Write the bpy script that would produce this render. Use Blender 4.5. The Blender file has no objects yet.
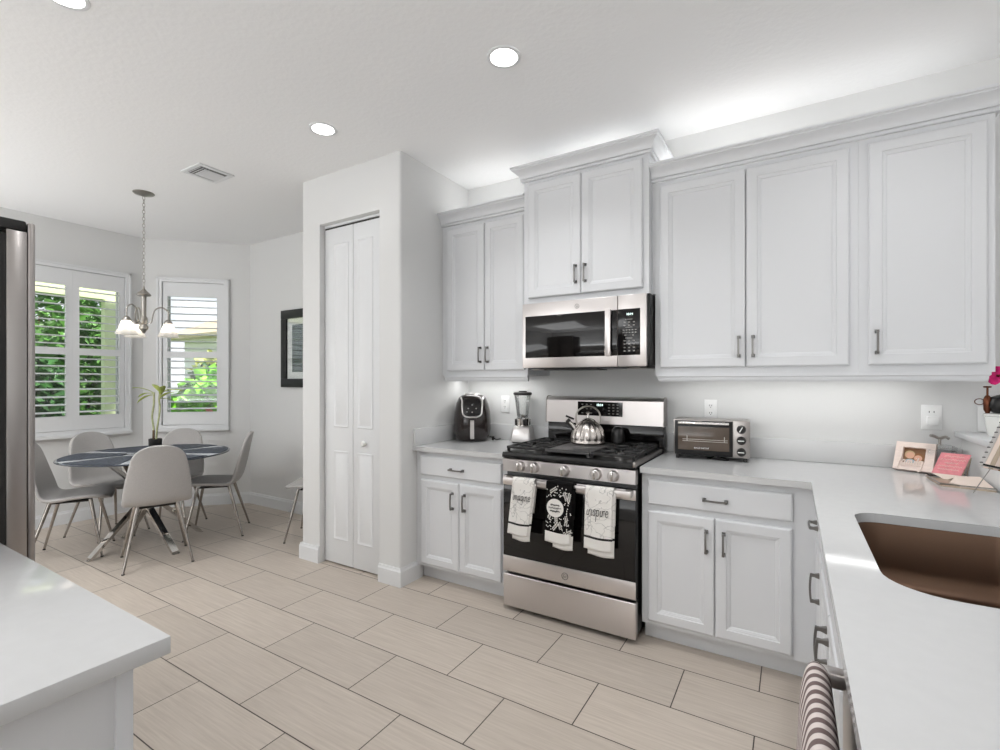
import bpy, bmesh, math, random
from mathutils import Vector, Matrix
PI = math.pi
S = bpy.context.scene
COL = S.collection
random.seed(7)

# ------------------------------------------------------------------ camera
cam_data = bpy.data.cameras.new('camera')
cam = bpy.data.objects.new('camera', cam_data)
COL.objects.link(cam)
cam.location = (0, 0, 1.34)
cam.rotation_euler = (PI/2, 0, math.radians(31.24))
cam_data.sensor_fit = 'HORIZONTAL'
cam_data.sensor_width = 36.0
cam_data.lens = 36.0*482.0/1000.0
cam_data.shift_y = 6.36/1000.0
cam_data.clip_start = 0.02
cam_data.clip_end = 200
S.camera = cam
S.view_settings.view_transform = 'Standard'
S.view_settings.look = 'None'
S.view_settings.exposure = 1.1
S.view_settings.gamma = 1.0
S.view_settings.use_curve_mapping = False

S.cycles.caustics_reflective = False
S.cycles.caustics_refractive = False
S.cycles.sample_clamp_indirect = 6.0

# ------------------------------------------------------------------ sky
world = bpy.data.worlds.new('sky')
S.world = world
world.use_nodes = True
nt = world.node_tree
nt.nodes.clear()
wo = nt.nodes.new('ShaderNodeOutputWorld')
bg = nt.nodes.new('ShaderNodeBackground')
tc = nt.nodes.new('ShaderNodeTexCoord')
sep = nt.nodes.new('ShaderNodeSeparateXYZ')
rmp = nt.nodes.new('ShaderNodeValToRGB')
mr = nt.nodes.new('ShaderNodeMapRange')
mr.inputs['From Min'].default_value = -1
mr.inputs['From Max'].default_value = 1
nt.links.new(tc.outputs['Generated'], sep.inputs[0])
nt.links.new(sep.outputs['Z'], mr.inputs['Value'])
nt.links.new(mr.outputs['Result'], rmp.inputs['Fac'])
e = rmp.color_ramp.elements
e[0].position = 0.0; e[0].color = (0.55, 0.55, 0.55, 1)
e[1].position = 1.0; e[1].color = (0.66, 0.76, 0.90, 1)
for p, c in ((0.48, (0.5, 0.5, 0.5, 1)), (0.5, (0.90, 0.92, 0.95, 1)), (0.62, (0.74, 0.82, 0.93, 1))):
    q = rmp.color_ramp.elements.new(p); q.color = c
bg.inputs['Strength'].default_value = 0.6
nt.links.new(rmp.outputs['Color'], bg.inputs['Color'])
nt.links.new(bg.outputs['Background'], wo.inputs['Surface'])

def light(kind, name, loc, energy, color=(1, 1, 1), rot=(0, 0, 0), size=None, size_y=None, shape=None, spread=None, angle=None, radius=None):
    d = bpy.data.lights.new(name, kind)
    d.energy = energy; d.color = color
    if kind == 'AREA':
        d.shape = shape or 'RECTANGLE'
        d.size = size
        if size_y: d.size_y = size_y
        if spread: d.spread = spread
    if angle is not None: d.angle = angle
    if radius is not None: d.shadow_soft_size = radius
    o = bpy.data.objects.new(name, d); COL.objects.link(o)
    o.location = loc; o.rotation_euler = rot
    return o

SUN_DIR = Vector((0.62, 0.40, 0.85)).normalized()
sun = light('SUN', 'sun', (4, 4, 8), 4.6, (1.0, 0.96, 0.9), angle=math.radians(3))
sun.rotation_euler = SUN_DIR.to_track_quat('Z', 'Y').to_euler()
# unseen fill lights added around the room to even out its brightness
light('AREA', 'rear_fill_uplight', (-2.0, -3.9, 0.9), 122, (0.95, 0.975, 1.0), (PI/2+1.56, 0, 0), 5.0, 1.7)  # added uplight near the rear wall, brightens the ceiling
light('AREA', 'right_fill_uplight', (3.6, 0.0, 0.9), 30, (0.95, 0.975, 1.0), (PI/2+1.5, 0, PI/2), 4.0, 1.6)  # added uplight beyond the ledge, fills the right side
light('AREA', 'left_fill_uplight', (-5.75, -0.95, 1.3), 35, (0.96, 0.98, 1.0), (PI/2+1.1, 0, -PI/2), 3.6, 2.0)  # added fill by the solid left wall, tilted up towards the ceiling
for x, y, w_ in ((-0.6, 1.0, 3.4), (0.30, 2.1, 1.3), (-4.0, 0.9, 3.2)):
    light('AREA', 'overhead_fill_disk', (x, y, 2.83), w_, (0.98, 0.99, 1.0), (0, 0, 0), 0.14, shape='DISK', spread=2.1)  # added overhead lights without fixtures, lift floor and counters
light('AREA', 'overhead_fill_panel', (-3.3, -1.3, 2.82), 27, (0.97, 0.985, 1.0), (0, 0, 0), 2.2, 2.2)  # added soft panel under the closed ceiling, fills the dining side
# LED strips above and below the wall cabinets
UP = (PI, 0, 0)
for x, w, y, z, en in ((-1.83, 0.6, 2.97, 2.50, 0.46), (-1.08, 0.62, 2.95, 2.64, 0.28), (-0.33, 0.62, 2.97, 2.50, 0.5), (0.35, 0.6, 2.97, 2.50, 0.28)):
    light('AREA', 'cabinet_top_led', (x, y, z), en, (1, 1, 0.99), UP, w, 0.04)
for x, w, en in ((-1.85, 0.55, 0.62), (-0.03, 1.1, 0.72)):
    light('AREA', 'under_cabinet_led', (x, 2.97, 1.372), en, (1, 1, 0.985), (0, 0, 0), w, 0.03)

# ------------------------------------------------------------------ materials
def lin(c):
    return tuple(((v/255.0)/12.92 if v/255.0 <= 0.04045 else ((v/255.0+0.055)/1.055)**2.4) for v in c)

def mat(name, rgb, rough=0.5, metal=0.0, spec=0.5, bump=0.0, bscale=200.0, var=0.0, vscale=8.0, aniso=None, coat=0.0, emit=None, estr=0.0, trans=0.0, ior=1.45, bdist=0.002):
    m = bpy.data.materials.new(name); m.use_nodes = True
    n = m.node_tree.nodes; L = m.node_tree.links
    b = n['Principled BSDF']
    c = lin(rgb)
    b.inputs['Base Color'].default_value = (*c, 1)
    b.inputs['Roughness'].default_value = rough
    b.inputs['Metallic'].default_value = metal
    b.inputs['Specular IOR Level'].default_value = spec
    b.inputs['Coat Weight'].default_value = coat
    b.inputs['Transmission Weight'].default_value = trans
    b.inputs['IOR'].default_value = ior
    if emit:
        b.inputs['Emission Color'].default_value = (*lin(emit), 1)
        b.inputs['Emission Strength'].default_value = estr
    t = n.new('ShaderNodeTexCoord')
    if var > 0:
        mp = n.new('ShaderNodeMapping')
        if aniso: mp.inputs['Scale'].default_value = aniso
        L.new(t.outputs['Object'], mp.inputs['Vector'])
        ns = n.new('ShaderNodeTexNoise'); ns.inputs['Scale'].default_value = vscale; ns.inputs['Detail'].default_value = 4
        L.new(mp.outputs['Vector'], ns.inputs['Vector'])
        r = n.new('ShaderNodeValToRGB')
        r.color_ramp.elements[0].position = 0.3; r.color_ramp.elements[1].position = 0.7
        r.color_ramp.elements[0].color = (*[max(0, v*(1-var)) for v in c], 1)
        r.color_ramp.elements[1].color = (*[min(1, v*(1+var)) for v in c], 1)
        L.new(ns.outputs['Fac'], r.inputs['Fac']); L.new(r.outputs['Color'], b.inputs['Base Color'])
    if bump > 0:
        mp2 = n.new('ShaderNodeMapping')
        if aniso: mp2.inputs['Scale'].default_value = aniso
        L.new(t.outputs['Object'], mp2.inputs['Vector'])
        nb = n.new('ShaderNodeTexNoise'); nb.inputs['Scale'].default_value = bscale; nb.inputs['Detail'].default_value = 3
        L.new(mp2.outputs['Vector'], nb.inputs['Vector'])
        bp = n.new('ShaderNodeBump'); bp.inputs['Strength'].default_value = bump; bp.inputs['Distance'].default_value = bdist
        L.new(nb.outputs['Fac'], bp.inputs['Height']); L.new(bp.outputs['Normal'], b.inputs['Normal'])
    return m

def clear_glass(name, tint=(1, 1, 1), gloss=0.08, edge=0.6):
    m = bpy.data.materials.new(name); m.use_nodes = True
    n = m.node_tree.nodes; L = m.node_tree.links
    n.clear()
    o = n.new('ShaderNodeOutputMaterial'); mx = n.new('ShaderNodeMixShader')
    tr = n.new('ShaderNodeBsdfTransparent'); gl = n.new('ShaderNodeBsdfGlossy'); lw = n.new('ShaderNodeLayerWeight')
    tr.inputs['Color'].default_value = (*tint, 1); gl.inputs['Roughness'].default_value = 0.03
    lw.inputs['Blend'].default_value = 0.25
    mul = n.new('ShaderNodeMath'); mul.operation = 'MULTIPLY_ADD'; mul.inputs[1].default_value = edge; mul.inputs[2].default_value = gloss*0.4
    L.new(lw.outputs['Fresnel'], mul.inputs[0]); L.new(mul.outputs[0], mx.inputs['Fac'])
    L.new(tr.outputs[0], mx.inputs[1]); L.new(gl.outputs[0], mx.inputs[2]); L.new(mx.outputs[0], o.inputs['Surface'])
    return m

M = {}
M['wall'] = mat('wall_paint', (220, 220, 219), 0.75, bump=0.12, bscale=160)
M['ceiling'] = mat('ceiling_knockdown', (240, 240, 240), 0.85, bump=0.4, bscale=40, bdist=0.0035)
M['trim'] = mat('white_trim', (224, 225, 226), 0.4)
M['cab'] = mat('white_cabinet_paint', (218, 219, 221), 0.38)
M['quartz'] = mat('white_quartz', (199, 199, 199), 0.08, var=0.015, vscale=30)
M['splash'] = mat('quartz_upstand', (212, 212, 212), 0.2)
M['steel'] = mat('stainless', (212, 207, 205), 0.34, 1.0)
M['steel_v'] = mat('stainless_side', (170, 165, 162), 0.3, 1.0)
M['chrome'] = mat('chrome', (215, 212, 208), 0.08, 1.0)
M['nickel'] = mat('brushed_nickel', (178, 174, 168), 0.28, 1.0)
M['lampmetal'] = mat('brushed_lamp_metal', (160, 156, 150), 0.3, 1.0)
M['legmetal'] = mat('chair_leg_chrome', (168, 162, 156), 0.14, 1.0)
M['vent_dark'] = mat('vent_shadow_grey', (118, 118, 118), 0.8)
M['pull'] = mat('cabinet_pull_nickel', (122, 120, 118), 0.32, 1.0)
M['sink'] = mat('sink_steel', (108, 86, 72), 0.40, 1.0, bump=0.05, bscale=80, aniso=(2, 2, 60))
M['blackglass'] = mat('black_glass', (14, 12, 12), 0.06, 0, 0.5)
M['black'] = mat('black_enamel', (20, 19, 19), 0.3)
M['iron'] = mat('cast_iron', (24, 23, 23), 0.5, bump=0.2, bscale=300)
M['griddle'] = mat('griddle_grey', (66, 65, 65), 0.42)
M['blackplastic'] = mat('black_plastic', (26, 24, 23), 0.42)
M['white_pl'] = mat('white_plastic', (238, 238, 237), 0.35)
M['slot'] = mat('dark_slot', (60, 58, 56), 0.6)
M['fabric'] = mat('grey_chair_fabric', (180, 177, 175), 0.9, bump=0.6, bscale=420, var=0.1, vscale=260)
M['tabletop'] = mat('dark_table_glass', (58, 64, 74), 0.1, coat=0.3)
M['mat_dark'] = mat('charcoal_placemat', (58, 63, 74), 0.6, var=0.6, vscale=48, bump=0.5, bscale=300)
M['mat_pale'] = mat('pale_table_glass', (190, 195, 200), 0.08, coat=0.3)
def alabaster():
    m = mat('alabaster_glass', (240, 238, 234), 0.35); n = m.node_tree.nodes; L = m.node_tree.links
    t = n.new('ShaderNodeBsdfTranslucent'); t.inputs['Color'].default_value = (0.9, 0.88, 0.85, 1); x = n.new('ShaderNodeMixShader'); x.inputs['Fac'].default_value = 0.6
    L.new(n['Principled BSDF'].outputs[0], x.inputs[1]); L.new(t.outputs[0], x.inputs[2]); L.new(x.outputs[0], n['Material Output'].inputs['Surface']); return m
M['frosted'] = alabaster()
M['lens'] = mat('lamp_lens', (255, 255, 255), 0.5, emit=(255, 253, 250), estr=4.0)
M['bulb'] = mat('bulb_glow', (255, 255, 255), 0.5, emit=(255, 246, 232), estr=14.0)
M['glass'] = clear_glass('window_glass')
M['picture_glass'] = clear_glass('picture_glass', (0.96, 0.97, 0.965), 0.02, 0.2)
M['jar'] = clear_glass('jar_glass', (0.97, 0.975, 0.975), 0.10)
M['leaf'] = mat('houseplant_leaf', (172, 186, 92), 0.45, var=0.35, vscale=14)
M['cane'] = mat('plant_cane', (168, 172, 132), 0.6, var=0.25, vscale=30)
M['frame_black'] = mat('black_frame', (24, 26, 25), 0.35)
M['matboard'] = mat('mat_board', (226, 226, 222), 0.8)
M['charcoal'] = mat('fridge_body_charcoal', (40, 36, 35), 0.5)
M['led'] = mat('display_digits', (200, 225, 220), 0.5, emit=(205, 230, 225), estr=0.9)
M['ink'] = mat('black_ink', (30, 28, 28), 0.8)
M['btn'] = mat('button_print', (150, 148, 145), 0.6)
M['towel_white'] = mat('white_towel', (226, 223, 218), 0.95, bump=0.3, bscale=500)
M['pink'] = mat('pink_card', (226, 142, 148), 0.7, var=0.12, vscale=60)
M['cream'] = mat('cream_paper', (240, 224, 212), 0.8)
M['blush'] = mat('blush_wood', (236, 218, 208), 0.55, var=0.06, vscale=40, aniso=(1, 1, 6))
M['blushside'] = mat('blush_side', (214, 170, 168), 0.6)
M['copper'] = mat('copper', (104, 64, 48), 0.32, 1.0)
M['brown'] = mat('brown_leather', (150, 100, 58), 0.5, var=0.2, vscale=20)
M['paper'] = mat('paper_pages', (222, 206, 196), 0.8)
M['tan'] = mat('tan_tray', (186, 170, 150), 0.4, 0.4)
M['magenta'] = mat('magenta_petal', (206, 16, 110), 0.5, var=0.2, vscale=60)
M['ceramic'] = mat('white_ceramic', (236, 236, 232), 0.25)
M['leafgreen'] = mat('glossy_leaf', (70, 112, 44), 0.4)
M['fry'] = mat('air_fryer_black', (34, 26, 24), 0.22, coat=0.5)
M['silver_pl'] = mat('silver_trim', (205, 202, 200), 0.3, 0.7)
M['rubber'] = mat('dark_rubber', (32, 30, 29), 0.6)
M['skin'] = mat('photo_skin', (224, 176, 150), 0.7)
M['photo_bg'] = mat('photo_brown', (134, 98, 70), 0.7, var=0.2, vscale=30)
M['photo_blue'] = mat('photo_blue', (176, 196, 204), 0.7)
M['photo_hair'] = mat('photo_hair', (206, 178, 140), 0.7)
# outdoors
M['lawn'] = mat('lawn_grass', (96, 128, 58), 0.9, var=0.4, vscale=6)
M['patio'] = mat('patio_paving', (168, 164, 156), 0.85, var=0.08, vscale=4)
M['foliage'] = mat('shrub_leaf', (72, 118, 44), 0.5, var=0.6, vscale=3.5)
M['foliage_dark'] = mat('dark_shrub_leaf', (44, 84, 36), 0.5, var=0.6, vscale=4)
M['foliage_lime'] = mat('lime_leaf', (120, 190, 48), 0.45, var=0.4, vscale=3)
M['foliage_pale'] = mat('pale_yellow_leaf', (190, 196, 120), 0.5, var=0.3, vscale=5)
M['bark'] = mat('bark', (96, 78, 60), 0.9, var=0.3, vscale=12)
M['petal_pink'] = mat('pink_petal', (230, 130, 130), 0.6)
M['porch'] = mat('pale_green_stucco', (218, 228, 184), 0.8, bump=0.3, bscale=80)
M['stucco'] = mat('neighbour_stucco', (226, 222, 226), 0.85, bump=0.2, bscale=60)
M['rooftile'] = mat('tan_roof_tile', (204, 184, 156), 0.8, var=0.12, vscale=9)

def floor_material():
    m = bpy.data.materials.new('plank_tile_floor'); m.use_nodes = True
    n = m.node_tree.nodes; L = m.node_tree.links; b = n['Principled BSDF']
    t = n.new('ShaderNodeTexCoord')
    mp = n.new('ShaderNodeMapping'); mp.inputs['Location'].default_value = (1.654, -1.147, 0)
    L.new(t.outputs['Object'], mp.inputs['Vector'])
    br = n.new('ShaderNodeTexBrick'); br.offset = 0.5; br.offset_frequency = 2; br.squash = 1.0
    br.inputs['Scale'].default_value = 1.0
    br.inputs['Brick Width'].default_value = 0.6125; br.inputs['Row Height'].default_value = 0.303
    br.inputs['Mortar Size'].default_value = 0.0025; br.inputs['Mortar Smooth'].default_value = 0.1; br.inputs['Bias'].default_value = 0.0
    br.inputs['Color1'].default_value = (0.0, 0.0, 0.0, 1); br.inputs['Color2'].default_value = (1, 1, 1, 1); br.inputs['Mortar'].default_value = (0.5, 0.5, 0.5, 1)
    L.new(mp.outputs['Vector'], br.inputs['Vector'])
    # grain along x, shifted per tile
    add = n.new('ShaderNodeVectorMath'); add.operation = 'MULTIPLY_ADD'
    L.new(br.outputs['Color'], add.inputs[0]); add.inputs[1].default_value = (7, 3, 0); L.new(t.outputs['Object'], add.inputs[2])
    mg = n.new('ShaderNodeMapping'); mg.inputs['Scale'].default_value = (1.6, 42, 1)
    L.new(add.outputs[0], mg.inputs['Vector'])
    ns = n.new('ShaderNodeTexNoise'); ns.inputs['Scale'].default_value = 2.2; ns.inputs['Detail'].default_value = 6; ns.inputs['Roughness'].default_value = 0.65
    L.new(mg.outputs['Vector'], ns.inputs['Vector'])
    r = n.new('ShaderNodeValToRGB')
    els = r.color_ramp.elements
    els[0].position = 0.25; els[0].color = (*lin((180, 168, 156)), 1)
    els[1].position = 0.75; els[1].color = (*lin((206, 195, 183)), 1)
    L.new(ns.outputs['Fac'], r.inputs['Fac'])
    hs = n.new('ShaderNodeHueSaturation')
    vm = n.new('ShaderNodeMapRange'); vm.inputs['To Min'].default_value = 0.93; vm.inputs['To Max'].default_value = 1.05
    L.new(br.outputs['Color'], vm.inputs['Value']); L.new(vm.outputs['Result'], hs.inputs['Value'])
    L.new(r.outputs['Color'], hs.inputs['Color'])
    mx = n.new('ShaderNodeMix'); mx.data_type = 'RGBA'
    L.new(br.outputs['Fac'], mx.inputs['Factor']); L.new(hs.outputs['Color'], mx.inputs['A'])
    mx.inputs['B'].default_value = (*lin((66, 57, 50)), 1)
    L.new(mx.outputs['Result'], b.inputs['Base Color'])
    b.inputs['Roughness'].default_value = 0.42
    bp = n.new('ShaderNodeBump'); bp.inputs['Strength'].default_value = 0.5; bp.inputs['Distance'].default_value = 0.002; bp.invert = True
    L.new(br.outputs['Fac'], bp.inputs['Height']); L.new(bp.outputs['Normal'], b.inputs['Normal'])
    return m
M['floor'] = floor_material()

def marble_towel():
    m = bpy.data.materials.new('veined_towel'); m.use_nodes = True
    n = m.node_tree.nodes; L = m.node_tree.links; b = n['Principled BSDF']; b.inputs['Roughness'].default_value = 0.95
    t = n.new('ShaderNodeTexCoord')
    ns = n.new('ShaderNodeTexNoise'); ns.inputs['Scale'].default_value = 9; ns.inputs['Detail'].default_value = 3
    L.new(t.outputs['Object'], ns.inputs['Vector'])
    ad = n.new('ShaderNodeVectorMath'); ad.operation = 'MULTIPLY_ADD'; ad.inputs[1].default_value = (0.25, 0.25, 0.25)
    L.new(ns.outputs['Color'], ad.inputs[0]); L.new(t.outputs['Object'], ad.inputs[2])
    vo = n.new('ShaderNodeTexVoronoi'); vo.feature = 'DISTANCE_TO_EDGE'; vo.inputs['Scale'].default_value = 11
    L.new(ad.outputs[0], vo.inputs['Vector'])
    r = n.new('ShaderNodeValToRGB'); e = r.color_ramp.elements
    e[0].position = 0.0; e[0].color = (*lin((178, 176, 173)), 1); e[1].position = 0.03; e[1].color = (*lin((228, 225, 220)), 1)
    L.new(vo.outputs['Distance'], r.inputs['Fac']); L.new(r.outputs['Color'], b.inputs['Base Color'])
    return m
M['marble'] = marble_towel()

def striped(name, a, c, scale, axis='Z', dist=1.2):
    m = bpy.data.materials.new(name); m.use_nodes = True
    n = m.node_tree.nodes; L = m.node_tree.links; b = n['Principled BSDF']; b.inputs['Roughness'].default_value = 0.95
    t = n.new('ShaderNodeTexCoord'); w = n.new('ShaderNodeTexWave')
    w.wave_type = 'BANDS'; w.bands_direction = axis; w.inputs['Scale'].default_value = scale; w.inputs['Distortion'].default_value = dist; w.inputs['Detail'].default_value = 1; w.inputs['Detail Scale'].default_value = 0.6
    L.new(t.outputs['Object'], w.inputs['Vector'])
    r = n.new('ShaderNodeValToRGB'); e = r.color_ramp.elements
    e[0].position = 0.42; e[0].color = (*lin(a), 1); e[1].position = 0.58; e[1].color = (*lin(c), 1)
    L.new(w.outputs['Fac'], r.inputs['Fac']); L.new(r.outputs['Color'], b.inputs['Base Color'])
    nb = n.new('ShaderNodeTexNoise'); nb.inputs['Scale'].default_value = 420
    L.new(t.outputs['Object'], nb.inputs['Vector'])
    bp = n.new('ShaderNodeBump'); bp.inputs['Strength'].default_value = 0.7; bp.inputs['Distance'].default_value = 0.003
    L.new(nb.outputs['Fac'], bp.inputs['Height']); L.new(bp.outputs['Normal'], b.inputs['Normal'])
    return m
M['stripes'] = striped('striped_terry', (112, 95, 93), (216, 205, 200), 11.5, 'Y', 0.9)
M['artprint'] = striped('art_print_green', (38, 54, 47), (84, 102, 94), 14.0, dist=6)

# ------------------------------------------------------------------ mesh builder
class MB:
    def __init__(self):
        self.bm = bmesh.new(); self.mi = 0
    def _mark(self, flat=False):
        for f in self.bm.faces:
            if not f.tag:
                f.material_index = self.mi; f.tag = True; f.smooth = not flat
    def box(self, x0, x1, y0, y1, z0, z1, bevel=0.0, seg=2, mtx=None):
        bm = self.bm
        vs = [bm.verts.new((x, y, z)) for x in (x0, x1) for y in (y0, y1) for z in (z0, z1)]
        fs = [bm.faces.new([vs[i] for i in q]) for q in ((0, 1, 3, 2), (4, 6, 7, 5), (0, 4, 5, 1), (2, 3, 7, 6), (0, 2, 6, 4), (1, 5, 7, 3))]
        if mtx is not None:
            for v in vs: v.co = mtx @ v.co
        if bevel > 0:
            es = list({ed for f in fs for ed in f.edges})
            bmesh.ops.bevel(bm, geom=es, offset=bevel, segments=seg, profile=0.5, affect='EDGES')
        self._mark(True); return self
    def ring_loft(self, rings, closed=True, cap0=True, cap1=True):
        bm = self.bm
        R = [[bm.verts.new(p) for p in ring] for ring in rings]
        n = len(R[0])
        for a, b in zip(R[:-1], R[1:]):
            for i in range(n if closed else n-1):
                j = (i+1) % n
                try: bm.faces.new((a[i], a[j], b[j], b[i]))
                except ValueError: pass
        if cap0 and n > 2: bm.faces.new(list(reversed(R[0])))
        if cap1 and n > 2: bm.faces.new(R[-1])
        self._mark(); return self
    def tube(self, pts, r, seg=10, cap=True, flat=None, closed=False):
        pts = [Vector(p) for p in pts]; n = len(pts)
        rr = r if isinstance(r, (list, tuple)) else [r]*n
        rings = []
        t0 = (pts[1]-pts[0]).normalized()
        up = Vector((0, 0, 1)) if abs(t0.z) < 0.9 else Vector((1, 0, 0))
        nrm = t0.cross(up).normalized()
        for i, p in enumerate(pts):
            if closed: t = (pts[(i+1) % n]-pts[i-1]).normalized()
            else: t = (pts[min(i+1, n-1)]-pts[max(i-1, 0)]).normalized()
            nrm = (nrm - t*nrm.dot(t))
            if nrm.length < 1e-6: nrm = t.orthogonal()
            nrm.normalize(); bi = t.cross(nrm)
            fl = flat or 1.0
            rings.append([p + nrm*math.cos(2*PI*k/seg)*rr[i] + bi*math.sin(2*PI*k/seg)*rr[i]*fl for k in range(seg)])
        if closed:
            rings.append(rings[0]); return self.ring_loft(rings, cap0=False, cap1=False)
        return self.ring_loft(rings, cap0=cap, cap1=cap)
    def cyl(self, p0, p1, r0, r1=None, seg=24):
        return self.tube([p0, p1], [r0, r0 if r1 is None else r1], seg)
    def lathe(self, prof, c=(0, 0, 0), seg=32, ripple=None, axis='z', a0=0.0, a1=2*PI):
        rings = []
        full = abs(a1-a0-2*PI) < 1e-6
        for r, z in prof:
            ring = []
            for k in range(seg if full else seg+1):
                a = a0+(a1-a0)*k/seg
                rr = max(r, 1e-4)*(1+(ripple(a, z) if ripple else 0))
                if axis == 'z': p = (c[0]+rr*math.cos(a), c[1]+rr*math.sin(a), c[2]+z)
                elif axis == 'y': p = (c[0]+rr*math.cos(a), c[1]+z, c[2]+rr*math.sin(a))
                else: p = (c[0]+z, c[1]+rr*math.cos(a), c[2]+rr*math.sin(a))
                ring.append(p)
            rings.append(ring)
        return self.ring_loft(rings, closed=full, cap0=False, cap1=False)
    def prism(self, poly, z0, z1, bevel=0.0, f=None):
        bm = self.bm
        f = f or (lambda u, v, w: (u, v, w))
        lo = [bm.verts.new(f(u, v, z0)) for u, v in poly]; hi = [bm.verts.new(f(u, v, z1)) for u, v in poly]
        n = len(poly); fs = [bm.faces.new(lo), bm.faces.new(list(reversed(hi)))]
        for i in range(n):
            fs.append(bm.faces.new((lo[i], hi[i], hi[(i+1) % n], lo[(i+1) % n])))
        if bevel > 0:
            es = [ed for ed in fs[1].edges] + [ed for ed in fs[0].edges]
            bmesh.ops.bevel(bm, geom=es, offset=bevel, segments=2, profile=0.5, affect='EDGES')
        self._mark(True); return self
    def grid(self, rows, mis=None):
        bm = self.bm
        V = [[bm.verts.new(p) for p in row] for row in rows]
        for i in range(len(V)-1):
            for j in range(len(V[0])-1):
                fc = bm.faces.new((V[i][j], V[i][j+1], V[i+1][j+1], V[i+1][j]))
                fc.material_index = mis(i, j) if mis else self.mi; fc.tag = True; fc.smooth = True
        return self
    def quad(self, *p):
        self.bm.faces.new([self.bm.verts.new(q) for q in p]); self._mark(); return self
    def build(self, name, mats, parent=None, smooth=True, ang=38, recalc=True, mods=()):
        me = bpy.data.meshes.new(name)
        if recalc: bmesh.ops.recalc_face_normals(self.bm, faces=self.bm.faces[:])
        off = Vector((0, 0, 0)); p = parent
        while p is not None:
            off += p.location; p = p.parent
        for v in self.bm.verts: v.co -= off
        self.bm.to_mesh(me); self.bm.free()
        for m_ in (mats if isinstance(mats, (list, tuple)) else [mats]):
            me.materials.append(M[m_] if isinstance(m_, str) else m_)
        if smooth:
            me.set_sharp_from_angle(angle=math.radians(ang))
        else: me.polygons.foreach_set('use_smooth', [False]*len(me.polygons))
        o = bpy.data.objects.new(name, me); COL.objects.link(o)
        if parent is not None: o.parent = parent
        for kind, kw in mods:
            md = o.modifiers.new(kind.lower(), kind)
            for k, v in kw.items(): setattr(md, k, v)
        return o

def tag(o, label=None, cat=None, group=None, kind=None):
    if label: o['label'] = label
    if cat: o['category'] = cat
    if group: o['group'] = group
    if kind: o['kind'] = kind
    return o
def thing(name, label, cat, loc=(0, 0, 0), group=None, kind=None):
    o = bpy.data.objects.new(name, None); COL.objects.link(o); o.location = loc; o.empty_display_size = 0.1
    return tag(o, label, cat, group, kind)
def copy_tree(o, parent=None):
    c = o.copy(); COL.objects.link(c)
    if parent is not None: c.parent = parent
    for ch in list(o.children): copy_tree(ch, c)
    return c
def turn(o, rz): o.rotation_euler = (0, 0, rz); return o

def catmull(pts, k=5):
    out = []; P_ = [pts[0]] + list(pts) + [pts[-1]]
    for i in range(1, len(P_)-2):
        a, b, c, d = P_[i-1], P_[i], P_[i+1], P_[i+2]
        for j in range(k):
            t = j/k
            out.append(tuple(0.5*((2*b[m])+(-a[m]+c[m])*t+(2*a[m]-5*b[m]+4*c[m]-d[m])*t*t+(-a[m]+3*b[m]-3*c[m]+d[m])*t**3) for m in range(len(b))))
    out.append(tuple(pts[-1])); return out

def text_part(name, body, size, f, material, parent, bold=0.0):
    """flat lettering: f maps (u, v) of the text plane to a point"""
    cu = bpy.data.curves.new(name, 'FONT'); cu.body = body; cu.size = size; cu.align_x = 'CENTER'; cu.align_y = 'CENTER'; cu.offset = bold
    to = bpy.data.objects.new(name, cu)
    me0 = bpy.data.meshes.new_from_object(to)
    b = MB(); b.bm.from_mesh(me0); 
    for v in b.bm.verts: v.co = Vector(f(v.co.x, v.co.y))
    bpy.data.objects.remove(to); bpy.data.curves.remove(cu); bpy.data.meshes.remove(me0)
    return b.build(name, material, parent, smooth=False)

# ------------------------------------------------------------------ the room
ZC = 2.847
BW = 3.12            # face of the kitchen wall
def struct(name, b, m, parent=None, **k):
    o = b.build(name, m, parent, **k)
    if parent is None: o['kind'] = 'structure'
    return o
b = MB(); b.box(-6.05, 5.0, -4.2, 3.3, -0.12, 0.0); struct('floor', b, 'floor')
b = MB(); b.box(-6.05, 5.0, -4.2, 3.3, ZC, ZC+0.15); struct('ceiling', b, 'ceiling')
b = MB(); b.box(-5.12, 5.0, BW, BW+0.15, 0, ZC); struct('wall_back', b, 'wall')
b = MB(); b.box(-6.05, 5.0, -4.35, -4.2, 0, ZC); struct('wall_rear', b, 'wall')
b = MB(); b.box(5.0, 5.15, -4.35, 3.3, 0, ZC); struct('wall_family_side', b, 'wall')
# nook wall on the left with the wide window, hole y 1.30..2.24
def holed(b, f, u0, u1, hu0, hu1, hz0, hz1, t):
    for a, c, z0, z1 in ((u0, hu0, 0, ZC), (hu1, u1, 0, ZC), (hu0, hu1, 0, hz0), (hu0, hu1, hz1, ZC)):
        b.prism([(a, 0), (c, 0), (c, t), (a, t)], z0, z1, f=f)
fl = lambda u, w, z: (-5.85-w, u, z)
b = MB(); holed(b, fl, -4.2, 2.45, 1.30, 2.235, 0.865, 2.405, 0.15); struct('wall_left', b, 'wall', smooth=False)
s2 = math.sqrt(0.5)
fb = lambda u, w, z: (-5.85+u*s2-w*s2, 2.39+u*s2+w*s2, z)
b = MB(); holed(b, fb, 0, 1.032, 0.175, 0.787, 0.875, 2.415, 0.15); struct('wall_corner', b, 'wall', smooth=False)
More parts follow.
